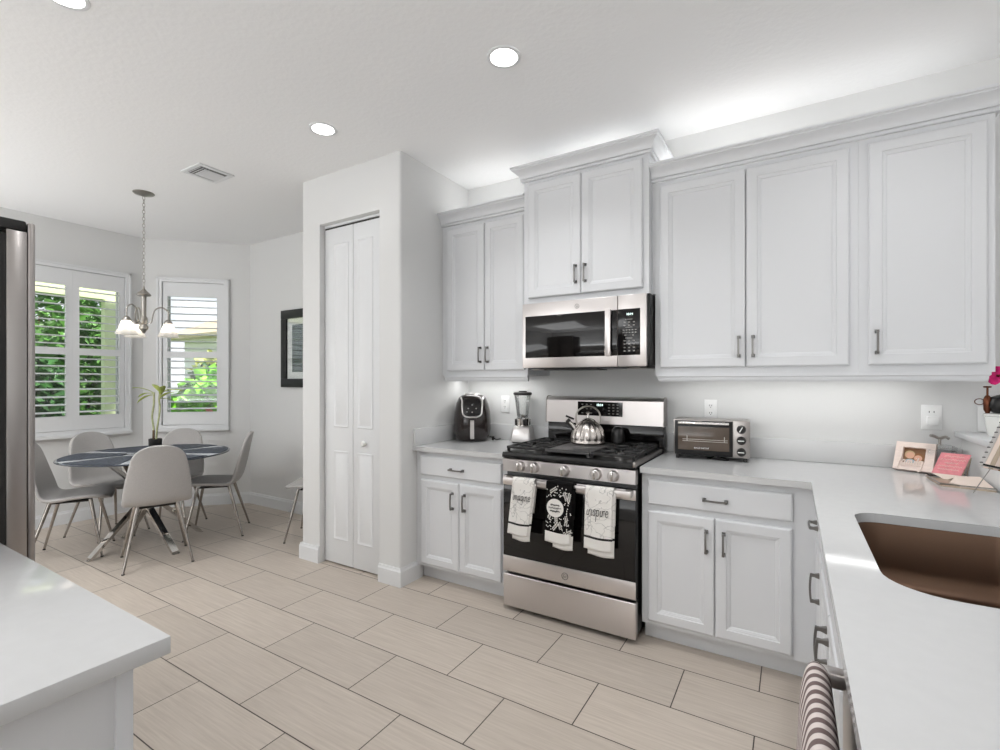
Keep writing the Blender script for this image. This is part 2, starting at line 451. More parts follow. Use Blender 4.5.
# pantry closet: front wall with the door opening, side walls
PX0, PX1, PY = -3.185, -2.185, 2.35
OX0, OX1, OZ = -2.983, -2.373, 2.495
b = MB()
arc = lambda cx, cy, r, a0: [(cx+r*math.cos(a0+PI/2*i/6), cy+r*math.sin(a0+PI/2*i/6)) for i in range(7)]
rb_ = 0.018
b.prism(arc(PX0+rb_, PY+rb_, rb_, PI)+[(OX0, PY), (OX0, PY+0.11), (PX0, PY+0.11)], 0, ZC)
b.prism([(OX1, PY)]+arc(PX1-rb_, PY+rb_, rb_, 1.5*PI)+[(PX1, PY+0.11), (OX1, PY+0.11)], 0, ZC)
b.box(OX0, OX1, PY, PY+0.11, OZ, ZC)
struct('wall_pantry', b, 'wall', ang=40)
b = MB(); b.box(PX0, PX0+0.1, PY+0.11, BW, 0, ZC); struct('wall_pantry_left', b, 'wall')
b = MB(); b.box(PX1-0.1, PX1, PY+0.11, BW, 0, ZC); struct('wall_pantry_right', b, 'wall')
# low wall with a raised ledge beside the sink
b = MB(); b.box(0.692, 0.80, -1.2, BW, 0, 1.072); struct('wall_right', b, 'wall')
b = MB(); b.box(0.667, 0.93, -1.22, BW, 1.074, 1.10, 0.004); struct('trim_1', b, 'trim')
# baseboards with a stepped top
def baseboard(name, pts, h=0.12, t=0.015):
    """pts: plan polyline with the room on its right-hand side"""
    prof = [(0, 0), (t, 0), (t, h-0.022), (t-0.004, h-0.014), (t-0.006, h), (0, h)]
    n = len(pts); rings = []
    for i, p in enumerate(pts):
        p = Vector((*p, 0))
        d0 = (Vector((*pts[i], 0))-Vector((*pts[i-1], 0))).normalized() if i > 0 else None
        d1 = (Vector((*pts[i+1], 0))-Vector((*pts[i], 0))).normalized() if i < n-1 else None
        n0 = Vector((d0.y, -d0.x, 0)) if d0 else None; n1 = Vector((d1.y, -d1.x, 0)) if d1 else None
        if n0 is None: mv = n1
        elif n1 is None: mv = n0
        else:
            mv = (n0+n1); mv = mv/ (mv.length_squared/2)
        rings.append([p+mv*o+Vector((0, 0, z)) for o, z in prof])
    b = MB(); b.ring_loft(rings)
    return struct(name, b, 'trim', smooth=False)
baseboard('baseboard_left', [(-5.85, -4.0), (-5.85, 2.39), (-5.12, 3.12), (PX0, 3.12)])
baseboard('baseboard_pantry', [(PX0, 3.12), (PX0, PY), (OX0+0.0, PY)])
baseboard('baseboard_corner', [(OX1, PY), (PX1, PY), (PX1, 2.555)])
# soft shadow-line bracket: bi-fold door in its opening
dr = thing('door_1', 'white panelled folding pantry door with a small white knob', 'door', (0, 0, 0), kind='structure')
def panel_leaf(x0, x1, z0, z1, panels, y, t=0.034):
    b = MB(); b.box(x0, x1, y, y+t, z0, z1, 0.002)
    return b
def raised_panel(b, x0, x1, z0, z1, y):
    d = 0.016
    r = lambda i, dy: [(x0+i, y+dy, z0+i), (x1-i, y+dy, z0+i), (x1-i, y+dy, z1-i), (x0+i, y+dy, z1-i)]
    b.ring_loft([r(0, -0.0005), r(0.006, -0.005), r(0.014, -0.001), r(d+0.006, -0.0015), r(d+0.02, -0.007)], cap0=False)
DY = 2.395
for x0, x1, pa, pb in ((OX0+0.006, -2.681, -2.88, -2.72), (-2.675, OX1-0.004, -2.632, -2.477)):
    b = MB(); b.box(x0, x1, DY, DY+0.034, 0.012, 2.462, 0.002)
    raised_panel(b, pa, pb, 0.185, 0.835, DY); raised_panel(b, pa, pb, 1.005, 2.345, DY)
    b.build('door_leaf', 'trim', dr)
b = MB(); b.lathe([(0.0, -0.034), (0.012, -0.034), (0.019, -0.028), (0.021, -0.02), (0.016, -0.012), (0.008, -0.008), (0.008, 0.0)], (-2.555, DY, 0.905), 20, axis='y')
b.build('knob', 'ceramic', dr)
b = MB(); b.box(OX0+0.003, OX1-0.003, DY-0.002, DY+0.036, 2.476, 2.493); b.build('track', 'trim', dr, smooth=False)
b = MB(); b.box(OX0+0.003, OX1-0.003, DY+0.006, DY+0.028, 2.4635, 2.4755)
b.build('track_channel', 'slot', dr, smooth=False)
# ------------------------------------------------------------------ windows with plantation shutters
def window(name, f, u0, u1, panes, label):
    """f(u, w, z): u along the wall, w outwards. u0,u1 = outer casing; panes = shutter panels (u0,u1 of the louvre opening)"""
    Z0, Z1 = 0.832, 2.44
    root = thing(name, label, 'window', (0, 0, 0), kind='structure')
    cw = 0.042
    def fr(b, a, c, z0, z1, w0, w1, bev=0.0):
        b.prism([(a, w0), (c, w0), (c, w1), (a, w1)], z0, z1, f=f)
    b = MB()
    fr(b, u0, u0+cw, Z0, Z1, -0.028, 0.0); fr(b, u1-cw, u1, Z0, Z1, -0.028, 0.0)
    fr(b, u0+cw, u1-cw, Z1-cw, Z1, -0.028, 0.0); fr(b, u0+cw, u1-cw, Z0, Z0+cw, -0.028, 0.0)
    for i in (0.010,):   # outer bead of the casing
        fr(b, u0-0.006, u0+0.012, Z0, Z1+0.006, -0.036, 0.0); fr(b, u1-0.012, u1+0.006, Z0, Z1+0.006, -0.036, 0.0); fr(b, u0-0.006, u1+0.006, Z1-0.012, Z1+0.006, -0.036, 0.0)
    b.build('casing', 'trim', root, smooth=False)
    b = MB(); fr(b, u0-0.012, u1+0.012, Z0-0.022, Z0+0.006, -0.055, 0.0); b.build('sill', 'trim', root, smooth=False)
    # jamb liner and outer sash
    b = MB()
    a, c = u0+cw, u1-cw
    fr(b, a-0.006, a+0.006, Z0+cw, Z1-cw, 0.0, 0.14); fr(b, c-0.006, c+0.006, Z0+cw, Z1-cw, 0.0, 0.14)
    fr(b, a, c, Z0+cw-0.006, Z0+cw+0.006, 0.0, 0.14); fr(b, a, c, Z1-cw-0.006, Z1-cw+0.006, 0.0, 0.14)
    zm = 1.625
    for z0, z1 in ((Z0+cw, Z0+cw+0.03), (zm-0.018, zm+0.018), (Z1-cw-0.03, Z1-cw)):
        fr(b, a, c, z0, z1, 0.095, 0.125)
    fr(b, a, a+0.03, Z0+cw, Z1-cw, 0.095, 0.125); fr(b, c-0.03, c, Z0+cw, Z1-cw, 0.095, 0.125)
    b.build('window_frame', 'trim', root, smooth=False)
    b = MB(); fr(b, a, c, Z0+cw, Z1-cw, 0.108, 0.112); b.build('glass_pane', 'glass', root, smooth=False)
    pu = [a+0.004] + [0.5*(panes[i][1]+panes[i+1][0]) for i in range(len(panes)-1)] + [c-0.004]
    for i, (p0, p1) in enumerate(panes):
        s0, s1 = pu[i]+0.0002, pu[i+1]-0.0002
        b = MB()
        for q0, q1, z0, z1 in ((s0, p0, Z0+cw+0.004, Z1-cw-0.004), (p1, s1, Z0+cw+0.004, Z1-cw-0.004), (p0, p1, Z0+cw+0.004, 1.012), (p0, p1, 1.592, 1.658), (p0, p1, 2.246, Z1-cw-0.004)):
            fr(b, q0, q1, z0, z1, -0.012, 0.016)
        sp = b.build('shutter_panel', 'trim', root, smooth=False)
        b = MB()
        for z0, z1 in ((1.012, 1.592), (1.658, 2.246)):
            nl = 8; st = (z1-z0)/nl
            for k in range(nl):
                zc = z0+st*(k+0.5); ti = math.radians(6)
                poly = []
                for t_ in range(12):
                    an = 2*PI*t_/12; e1 = 0.038*math.cos(an); e2 = 0.0068*math.sin(an)
                    poly.append((0.002+e1*math.cos(ti)-e2*math.sin(ti), zc+e1*math.sin(ti)+e2*math.cos(ti)))
                b.ring_loft([[f(u, w, z) for w, z in poly] for u in (p0+0.001, p1-0.001)])
        b.build('louvers', 'trim', sp)
    return root
window('window_1', fl, 1.268, 2.268, [(1.437, 1.757), (1.858, 2.178)], 'wide window with a pair of white louvered shutters beside the fridge')
window('window_2', fb, 0.142, 0.82, [(0.232, 0.705)], 'narrow window with one white louvered shutter in the angled wall')

# ------------------------------------------------------------------ cabinets
fY = lambda yf: (lambda u, v, w: (u, yf-w, v))       # front faces the room along -y
fX = lambda xf: (lambda u, v, w: (xf-w, u, v))       # front faces the aisle along -x
def cab_door(b, f, u0, u1, v0, v1, t=0.02, fw=0.052, slab=False):
    r = lambda i, w: [f(u0+i, v0+i, w), f(u1-i, v0+i, w), f(u1-i, v1-i, w), f(u0+i, v1-i, w)]
    rings = [r(0, 0), r(0, t-0.006), r(0.005, t-0.001), r(0.009, t)]
    if slab: rings += [r(0.016, t)]
    else:
        rings += [r(fw-0.003, t), r(fw, t-0.0042), r(fw+0.004, t-0.0044), r(fw+0.014, t-0.0085), r(fw+0.0155, t-0.0115), r(fw+0.018, t-0.0115)]
    b.ring_loft(rings)
def pull(f, u, v, parent, vertical=True, L=0.112, name='handle', w0=0.02):
    b = MB()
    g = (lambda a, c, w: f(u+c, v+a, w)) if vertical else (lambda a, c, w: f(u+a, v+c, w))
    for s in (-1, 1):
        a = s*(L/2-0.008)
        sq = lambda h, w: [g(a-h, -h, w), g(a+h, -h, w), g(a+h, h, w), g(a-h, h, w)]
        b.ring_loft([sq(0.0085, w0), sq(0.008, w0+0.004), sq(0.005, w0+0.016), sq(0.0055, w0+0.028)])
    rings = []
    for k in range(9):
        a = -L/2+0.003+(L-0.006)*k/8; bow = 0.004*(1-(2*k/8-1)**2); h = 0.0042
        rings.append([g(a, -h, w0+0.022+bow), g(a, h, w0+0.022+bow), g(a, h, w0+0.029+bow), g(a, -h, w0+0.029+bow)])
    b.ring_loft(rings)
    return b.build(name, 'pull', parent, smooth=True, ang=30)
def carcass(b, f, u0, u1, v0, v1, depth, frame, t=0.018, open_top=False):
    """open box behind a face frame; frame = list of (u0,u1,v0,v1) rails and stiles; w negative goes into the cabinet"""
    def bx(a, c, z0, z1, w0, w1):
        b.prism([(a, z0), (c, z0), (c, z1), (a, z1)], w0, w1, f=f)
    for a, c, z0, z1 in frame: bx(a, c, z0, z1, -0.02, 0.0)
    bx(u0, u0+t, v0, v1, -depth, -0.02); bx(u1-t, u1, v0, v1, -depth, -0.02)
    bx(u0+t, u1-t, v0, v0+t, -depth, -0.02)
    if not open_top: bx(u0+t, u1-t, v1-t, v1, -depth, -0.02)
    bx(u0+t, u1-t, v0+t, v1-t, -depth, -depth+0.008)

def wall_cabinet(label, u0, u1, v0, v1, yf, doors, dv0, dv1, back=BW-0.002, group='white wall cabinets', pulls=()):
    root = thing('wall_cabinet', label, 'cabinet', ((u0+u1)/2, yf, v0), group)
    f = fY(yf); b = MB()
    du0, du1 = doors[0][0], doors[-1][1]
    fr = [(u0, du0+0.02, v0, v1), (du1-0.02, u1, v0, v1), (du0+0.02, du1-0.02, v0, dv0+0.02), (du0+0.02, du1-0.02, dv1-0.02, v1)]
    carcass(b, f, u0, u1, v0, v1, back-yf, fr)
    b.build('carcass', 'cab', root, smooth=False)
    for (a, c), (pu, pv) in zip(doors, pulls):
        b = MB(); cab_door(b, f, a, c, dv0, dv1); d = b.build('door', 'cab', root, smooth=False)
        pull(f, pu, pv, d)
    return root
YU, YM = 2.79, 2.73
left_c = wall_cabinet('narrow white wall cabinet above the air fryer and blender', -2.183, -1.478, 1.38, 2.46, YU, [(-2.13, -1.811), (-1.807, -1.50)], 1.415, 2.432, pulls=[(-1.838, 1.523), (-1.78, 1.523)])
mid_c = wall_cabinet('short raised white cabinet above the microwave', -1.474, -0.684, 1.832, 2.62, YM, [(-1.437, -1.083), (-1.079, -0.717)], 1.866, 2.59, pulls=[(-1.112, 1.985), (-1.052, 1.985)])
right_c = wall_cabinet('large two-door white wall cabinet above the toaster oven', -0.664, 0.2635, 1.38, 2.46, YU, [(-0.636, -0.207), (-0.203, 0.228)], 1.415, 2.435, pulls=[(-0.237, 1.52), (-0.172, 1.52)])
end_c = wall_cabinet('single-door white wall cabinet at the far right of the row', 0.264, 0.724, 1.38, 2.46, YU, [(0.299, 0.697)], 1.415, 2.435, pulls=[(0.33, 1.52)])

CROWN = [(0, 0), (0.014, 0), (0.017, 0.004), (0.017, 0.011), (0.012, 0.0125), (0.012, 0.018), (0.021, 0.0195), (0.021, 0.027), (0.026, 0.040), (0.037, 0.054), (0.052, 0.064), (0.060, 0.068), (0.060, 0.074), (0.068, 0.078), (0.068, 0.090), (0.0, 0.090)]
def moulding(prof, plan, z, close=None):
    """plan(o) -> list of (x, y) corners of the path at offset o"""
    n = len(plan(0)); rings = [[(*plan(o)[i], z+h) for o, h in prof] for i in range(n)]
    b = MB(); b.ring_loft(rings); return b
b = moulding(CROWN, lambda o: [(-2.183, YU-o), (-1.4755, YU-o)], 2.458)
b.build('crown_moulding', 'cab', left_c, ang=25)
b = moulding(CROWN, lambda o: [(-1.474-o, BW-0.002), (-1.474-o, YM-o), (-0.684+o, YM-o), (-0.684+o, BW-0.002)], 2.612)
b.build('crown_moulding', 'cab', mid_c, ang=25)
b = moulding(CROWN, lambda o: [(-0.682, YU-o), (0.724+o, YU-o), (0.724+o, BW-0.002)], 2.462)
tag(b.build('crown_moulding', 'cab', None, ang=25), 'long white crown moulding along the top of the two right-hand wall cabinets', 'moulding')
RAIL = [(-0.016, 0.0), (-0.004, 0.0), (0.0, 0.004), (0.004, 0.014), (0.004, 0.022), (0.010, 0.028), (0.010, 0.0395), (-0.016, 0.0395)]
b = moulding(RAIL, lambda o: [(-2.16, YU-o), (-1.478, YU-o)], 1.340); b.build('light_rail', 'cab', left_c, ang=25)
b = moulding(RAIL, lambda o: [(-0.645-o, BW-0.05), (-0.645-o, YU-o), (0.700+o, YU-o), (0.700+o, BW-0.05)], 1.3398)
tag(b.build('light_rail', 'cab', None, ang=25), 'slim white rail under the two right-hand wall cabinets', 'moulding')
# filler strip between the short cabinet and the tall pair
b = MB(); b.box(-0.6835, -0.6645, YU+0.004, BW-0.002, 1.835, 2.46); b.build('filler', 'cab', mid_c, smooth=False)

# base cabinets
YF, XF = 2.51, 0.105
ZT = 0.8745
def base_cabinet(label, f, u0, u1, depth, doors, drawer, pulls, dpull, kick, group='white base cabinets', extra=()):
    cx, cy, _ = f((u0+u1)/2, 0, 0)
    root = thing('base_cabinet', label, 'cabinet', (cx, cy, 0), group)
    b = MB(); du0, du1 = doors[0][0], doors[-1][1]
    fr = [(u0, du0+0.02, 0.10, ZT), (du1-0.02, u1, 0.10, ZT), (du0+0.02, du1-0.02, 0.10, 0.14), (du0+0.02, du1-0.02, 0.67, 0.74), (du0+0.02, du1-0.02, 0.82, ZT)]
    carcass(b, f, u0, u1, 0.10, ZT, depth, fr, open_top=(drawer and not dpull))
    b.build('carcass', 'cab', root, smooth=False)
    b = MB(); b.prism([(u0, 0), (u1, 0), (u1, 0.10), (u0, 0.10)], -0.085, -0.068, f=f); b.build('toe_kick', 'cab', root, smooth=False)
    for (a, c), (pu, pv) in zip(doors, pulls):
        b = MB(); cab_door(b, f, a, c, 0.122, 0.685, fw=0.05); d = b.build('door', 'cab', root, smooth=False); pull(f, pu, pv, d)
    if drawer:
        b = MB(); cab_door(b, f, drawer[0], drawer[1], 0.716, 0.840, slab=True)
        d = b.build('drawer' if dpull else 'false_front', 'cab', root, smooth=False)
        if dpull: pull(f, dpull, 0.772, d, vertical=False)
    return root
base_cabinet('white base cabinet with one drawer below the air fryer', fY(YF), -2.183, -1.468, 0.59, [(-2.135, -1.821), (-1.817, -1.505)], (-2.14, -1.503), [(-1.866, 0.570), (-1.772, 0.570)], -1.833, None)
base_cabinet('white base cabinet with one drawer right of the range below the toaster oven', fY(YF), -0.664, 0.1045, 0.59, [(-0.631, -0.318), (-0.314, 0.0)], (-0.631, 0.002), [(-0.353, 0.572), (-0.277, 0.572)], -0.314, None)
base_cabinet('white base cabinet with drawer in the inner corner of the sink counter', fX(XF), 2.06, 2.5095, 0.56, [(2.09, 2.45)], (2.09, 2.45), [(2.125, 0.575)], 2.27, None)
base_cabinet('white sink base cabinet between the corner cabinet and the dishwasher', fX(XF), 1.215, 2.055, 0.56, [(1.245, 1.634), (1.638, 2.03)], (1.245, 2.03), [(1.597, 0.575), (1.675, 0.575)], None, None)

# worktops
def slab(outline, hole=None, z0=0.8755, z1=0.9055):
    b = MB(); bm = b.bm
    def loop(pts):
        vs = [bm.verts.new((x, y, z1)) for x, y in pts]
        return [bm.edges.new((vs[i], vs[(i+1) % len(vs)])) for i in range(len(vs))]
    es = loop(outline) + (loop(hole) if hole else [])
    r = bmesh.ops.triangle_fill(bm, use_beauty=True, edges=es)
    fs = [g for g in r['geom'] if isinstance(g, bmesh.types.BMFace)]
    ex = bmesh.ops.extrude_face_region(bm, geom=fs)
    bmesh.ops.translate(bm, verts=[g for g in ex['geom'] if isinstance(g, bmesh.types.BMVert)], vec=(0, 0, z0-z1))
    b._mark(); return b
def rounded(x0, x1, y0, y1, radii, k=8):
    """radii order: (x0,y0),(x1,y0),(x1,y1),(x0,y1)"""
    out = []
    for (cx, cy, sx, sy, a0), r in zip(((x0, y0, 1, 1, PI), (x1, y0, -1, 1, 1.5*PI), (x1, y1, -1, -1, 0), (x0, y1, 1, -1, 0.5*PI)), radii):
        for i in range(k+1):
            a = a0+0.5*PI*i/k
            out.append((cx+sx*r+r*math.cos(a), cy+sy*r+r*math.sin(a)))
    return out
SINK = lambda g: rounded(0.172-g, 0.600+g, 1.282-g, 2.000+g, (0.115+g, 0.115+g, 0.085+g, 0.075+g))
wt = thing('worktop', 'long L-shaped white quartz worktop with the sink cut into it', 'worktop', (0.07, 2.468, 0.9055), 'white quartz worktops')
b = slab([(-0.664, 2.468), (0.07, 2.468), (0.07, -0.7), (0.690, -0.7), (0.690, 3.119), (-0.664, 3.119)], SINK(0))
b.build('slab', 'quartz', wt, smooth=False)
b = MB(); b.box(-0.664, 0.690, 3.098, 3.119, 0.906, 1.02, 0.002); b.build('upstand', 'splash', wt)
wl = thing('worktop', 'short white quartz worktop left of the range under the air fryer', 'worktop', (-1.82, 2.468, 0.9055), 'white quartz worktops')
b = slab([(-2.184, 2.468), (-1.462, 2.468), (-1.462, 3.119), (-2.184, 3.119)]); b.build('slab', 'quartz', wl, smooth=False)
b = MB(); b.box(-2.163, -1.462, 3.098, 3.119, 0.906, 1.02, 0.002); b.box(-2.1845, -2.1635, 2.47, 3.119, 0.906, 1.02, 0.002); b.build('upstand', 'splash', wl)

# sink
sk = thing('sink', 'bronze-toned undermount metal sink bowl cut into the right worktop', 'sink', (0.385, 1.64, 0.67))
rings = []
for g, z in ((0.012, 0.8745), (0.003, 0.8745), (0.0, 0.868), (-0.004, 0.74), (-0.010, 0.705), (-0.024, 0.688), (-0.05, 0.682), (-0.12, 0.679)):
    rings.append([(x, y, z) for x, y in SINK(g)])
b = MB(); b.ring_loft(rings, cap0=False, cap1=True); b.build('bowl', 'sink', sk, ang=50)
b = MB(); b.lathe([(0.0, 0.004), (0.03, 0.004), (0.042, 0.007), (0.045, 0.003)], (0.39, 1.66, 0.677), 24); b.build('drain', 'steel', sk)

# dishwasher with bar handle
dw = thing('dishwasher', 'stainless dishwasher under the right worktop with a bar handle', 'dishwasher', (0.105, 0.9, 0.0))
b = MB(); b.box(0.11, 0.66, 0.605, 1.21, 0.10, 0.868); b.build('body', 'charcoal', dw, smooth=False)
b = MB(); b.box(0.088, 0.108, 0.607, 1.208, 0.12, 0.79, 0.004); b.build('door', 'steel', dw)
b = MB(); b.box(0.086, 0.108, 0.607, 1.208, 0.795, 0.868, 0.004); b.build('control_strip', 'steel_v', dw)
b = MB()
b.box(0.030, 0.048, 0.66, 1.165, 0.742, 0.776, 0.005)
for y in (0.68, 1.148): b.box(0.034, 0.088, y-0.016, y+0.016, 0.744, 0.774, 0.004)
b.build('handle', 'steel', dw)
b = MB(); b.box(0.16, 0.175, 0.605, 1.21, 0.0, 0.10); b.build('toe_kick', 'charcoal', dw, smooth=False)

# striped towel folded over the dishwasher handle
def sheet(b, prof, xs, wav, mis=None):
    pass
rows = []
path = [(0.060, 0.50), (0.060, 0.70), (0.060, 0.755), (0.054, 0.782), (0.040, 0.792), (0.028, 0.784), (0.021, 0.758), (0.017, 0.72), (0.015, 0.62), (0.012, 0.50), (0.012, 0.36), (0.014, 0.26)]
path = catmull(path, 4)
for j, (x, z) in enumerate(path):
    row = []
    for i in range(15):
        t = i/14; y = 1.125-0.36*t
        k = min(1, max(0, (0.76-z)/0.25))
        front = 1 if j > len(path)*0.42 else 0
        xx = x - front*k*0.006*math.sin(t*PI*3.2+0.6) - front*k*0.008*(1-(2*t-1)**2)
        row.append((xx, y+0.02*k*(t-0.5), z))
    rows.append(row)
b = MB(); b.grid(rows)
tw = b.build('kitchen_towel', 'stripes', None, mods=[('SOLIDIFY', dict(thickness=0.009, offset=0)), ('SUBSURF', dict(levels=1, render_levels=1))])
tag(tw, 'brown and cream striped terry towel hung over the dishwasher handle', 'towel')

# ------------------------------------------------------------------ peninsula at bottom left, fridge
pc = thing('base_cabinet', 'white counter cabinet with a panelled end at the lower left', 'cabinet', (-1.42, 0.37, 0), 'white base cabinets')
b = MB(); b.box(-1.925, -0.958, -0.22, 0.35, 0.10, ZT); b.build('carcass', 'cab', pc, smooth=False)
b = MB()
for y0, y1, z0, z1 in ((0.346, 0.370, 0.0, ZT), (-0.22, -0.19, 0.0, ZT), (-0.19, 0.346, 0.0, 0.10)):
    b.box(-0.957, -0.938, y0, y1, z0, z1, 0.0015)
b.box(-0.957, -0.946, -0.19, 0.346, 0.10, ZT); b.build('end_panel', 'cab', pc)
f = lambda u, v, w: (u, 0.35+w, v)
for a, c in ((-1.90, -1.45), (-1.445, -0.97)):
    b = MB(); cab_door(b, f, a, c, 0.122, 0.685); b.build('door', 'cab', pc, smooth=False)
    b = MB(); cab_door(b, f, a, c, 0.716, 0.840, slab=True); b.build('drawer', 'cab', pc, smooth=False)
b = MB(); b.box(-1.925, -0.958, 0.28, 0.298, 0.0, 0.10); b.build('toe_kick', 'cab', pc, smooth=False)
b = MB(); b.box(-1.935, -0.908, -0.25, 0.413, 0.8755, 0.9055, 0.002)
tag(b.build('worktop', 'quartz', None), 'white quartz worktop with a sharp corner at the lower left', 'worktop', 'white quartz worktops')

fr_ = thing('refrigerator', 'stainless refrigerator at the left edge seen from its side', 'refrigerator', (-2.4, 0.45, 0))
b = MB(); b.box(-2.86, -1.956, -0.28, 0.438, 0.03, 1.765, 0.004); b.build('body', 'charcoal', fr_)
b = MB()
for x0, x1 in ((-2.404, -1.95), (-2.86, -2.408)):
    b = MB(); b.box(x0, x1, 0.452, 0.498, 0.68, 1.785, 0.004, 2); b.box(x0, x1, 0.4985, 0.517, 0.68, 1.815, 0.007, 3)
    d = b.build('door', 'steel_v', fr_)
    hx = x1-0.06 if x0 < -2.5 else x0+0.06
    b = MB(); b.tube([(hx, 0.517, 0.82), (hx, 0.553, 0.84), (hx, 0.553, 1.55), (hx, 0.517, 1.57)], 0.011, 10); b.build('handle', 'nickel', d)
b = MB(); b.box(-2.86, -1.95, 0.452, 0.517, 0.06, 0.672, 0.008, 3); d = b.build('freezer_drawer', 'steel_v', fr_)
b = MB(); b.tube([(-2.8, 0.517, 0.60), (-2.8, 0.553, 0.60), (-2.0, 0.553, 0.60), (-2.0, 0.517, 0.60)], 0.011, 10); b.build('handle', 'nickel', d)
b = MB(); b.box(-2.06, -1.952, 0.36, 0.497, 1.786, 1.817, 0.005); b.box(-2.02, -1.962, 0.30, 0.40, 1.766, 1.80, 0.006); b.build('hinge_cover', 'blackplastic', fr_)
b = MB(); b.box(-1.9555, -1.9495, 0.4385, 0.4515, 0.10, 1.77); b.build('door_gasket', 'rubber', fr_, smooth=False)
b = MB(); b.box(-2.84, -1.98, -0.2, 0.43, 0.0, 0.03); b.build('base_grille', 'blackplastic', fr_, smooth=False)

# ------------------------------------------------------------------ gas range
def legend(b, pts, w, h, y):
    """printed key marks, part of the panel's own mesh in its second material"""
    b.mi = 1
    for x, z in pts: b.quad((x-w, y, z-h), (x+w, y, z-h), (x+w, y, z+h), (x-w, y, z+h))
    b.mi = 0
rg = thing('range', 'stainless gas range with black oven glass between the two base cabinets', 'range', (-1.065, 2.44, 0))
RX0, RX1 = -1.455, -0.676
b = MB(); b.box(RX0+0.004, RX1-0.004, 2.475, 3.10, 0.035, 0.893, 0.003); b.build('body', 'black', rg)
for x in (RX0+0.05, RX1-0.05):
    for y in (2.52, 3.03):
        b = MB(); b.cyl((x, y, 0), (x, y, 0.035), 0.016, seg=14); b.build('foot', 'rubber', rg)
b = MB(); b.box(RX0, RX1, 2.436, 2.474, 0.028, 0.216, 0.006, 3); b.build('storage_drawer', 'steel', rg)
b = MB(); b.box(RX0, RX1, 2.442, 2.474, 0.232, 0.790, 0.003); od = b.build('oven_door', 'black', rg)
b = MB(); b.box(RX0, RX1, 2.434, 2.4415, 0.233, 0.322, 0.003); b.build('bottom_band', 'steel', od)
b = MB(); b.box(RX0, RX1, 2.434, 2.4415, 0.735, 0.788, 0.003); b.build('top_band', 'steel', od)
b = MB(); b.box(RX0+0.001, RX1-0.001, 2.436, 2.4415, 0.3225, 0.7345, 0.002); b.build('oven_glass', 'blackglass', od)
b = MB(); b.box(-1.424, -0.684, 2.376, 2.392, 0.757, 0.791, 0.003, 2)
for x in (-1.404, -0.704): b.box(x-0.018, x+0.018, 2.392, 2.436, 0.757, 0.791, 0.004)
b.build('handle', 'steel', od)
def emblem(x, y, z, r, parent):
    b = MB()
    b.tube([(x+r*math.cos(2*PI*k/28), y, z+r*math.sin(2*PI*k/28)) for k in range(28)], r*0.09, 6, closed=True)
    for s in (-1, 1):
        b.tube(catmull([(x+s*r*0.02, y, z+r*0.5), (x+s*r*0.42, y, z+r*0.42), (x+s*r*0.45, y, z), (x+s*r*0.35, y, z-r*0.42), (x+s*r*0.05, y, z-r*0.4), (x+s*r*0.06, y, z-r*0.05), (x+s*r*0.4, y, z)], 3), r*0.055, 5)
    return b.build('emblem', 'pull', parent)
emblem(-1.062, 2.4325, 0.276, 0.018, od)
b = MB(); b.prism([(2.428, 0.818), (2.476, 0.812), (2.476, 0.893), (2.440, 0.893), (2.432, 0.888)], RX0, RX1, f=lambda u, v, w: (w, u, v)); pn = b.build('control_panel', 'steel', rg, ang=20)
for i, x in enumerate((-1.335, -1.245, -1.063, -0.882, -0.790)):
    b = MB(); b.lathe([(0.0, -0.030), (0.022, -0.030), (0.0265, -0.026), (0.029, -0.004), (0.031, 0.0), (0.031, 0.004)], (x, 2.428, 0.853), 26, axis='y')
    k = b.build('knob', 'steel', rg)
    b = MB(); b.box(x-0.006, x+0.006, 2.388, 2.399, 0.829, 0.877, 0.003); b.build('grip', 'chrome', k)
b = MB(); b.prism([(2.424, 0.898), (2.47, 0.896), (3.06, 0.896), (3.06, 0.930), (2.46, 0.930), (2.432, 0.926), (2.424, 0.912)], RX0-0.001, RX1+0.001, f=lambda u, v, w: (w, u, v)); b.build('cooktop', 'black', rg, ang=25)
b = MB()
b.box(RX1-0.012, RX1+0.0025, 2.423, 3.0, 0.905, 0.9325, 0.003); b.build('side_trim', 'steel_v', rg)
# burners, grates, griddle plate
for x in (-1.33, -0.80):
    for y in (2.585, 2.83):
        b = MB(); b.lathe([(0.062, 0), (0.060, 0.006), (0.045, 0.007)], (x, y, 0.9305), 24); b.lathe([(0.040, 0.004), (0.042, 0.012), (0.038, 0.018), (0.0, 0.019)], (x, y, 0.9305), 24)
        b.build('burner', 'pull' if y < 2.7 else 'iron', rg)
def grate(x0, x1):
    b = MB(); z0, z1 = 0.946, 0.961; w = 0.006
    for x in (x0, x1): b.box(x-w, x+w, 2.455, 2.965, z0, z1, 0.002)
    for y in (2.46, 2.71, 2.96): b.box(x0+w, x1-w, y-w, y+w, z0, z1, 0.002)
    cx = (x0+x1)/2
    for yc in (2.585, 2.835):
        for k in range(8):
            a = PI*k/4+PI/8*0
            dx, dy = math.cos(a), math.sin(a)
            ex = min((x1-x0)/2/abs(dx) if abs(dx) > 1e-3 else 9, 0.125/abs(dy) if abs(dy) > 1e-3 else 9)
            b.tube([(cx+dx*0.03, yc+dy*0.03, z1-0.004), (cx+dx*ex, yc+dy*ex, z1-0.006)], 0.0055, 6)
    for x in (x0+(x1-x0)*0.25, x0+(x1-x0)*0.75):
        b.box(x-0.0045, x+0.0045, 2.46, 2.51, z0, z1); b.box(x-0.0045, x+0.0045, 2.66, 2.76, z0, z1); b.box(x-0.0045, x+0.0045, 2.91, 2.96, z0, z1)
    for x in (x0, x1):
        for y in (2.47, 2.71, 2.95): b.box(x-0.007, x+0.007, y-0.007, y+0.007, 0.930, z0)
    return b.build('grate', 'iron', rg)
grate(-1.437, -1.208); grate(-0.920, -0.694)
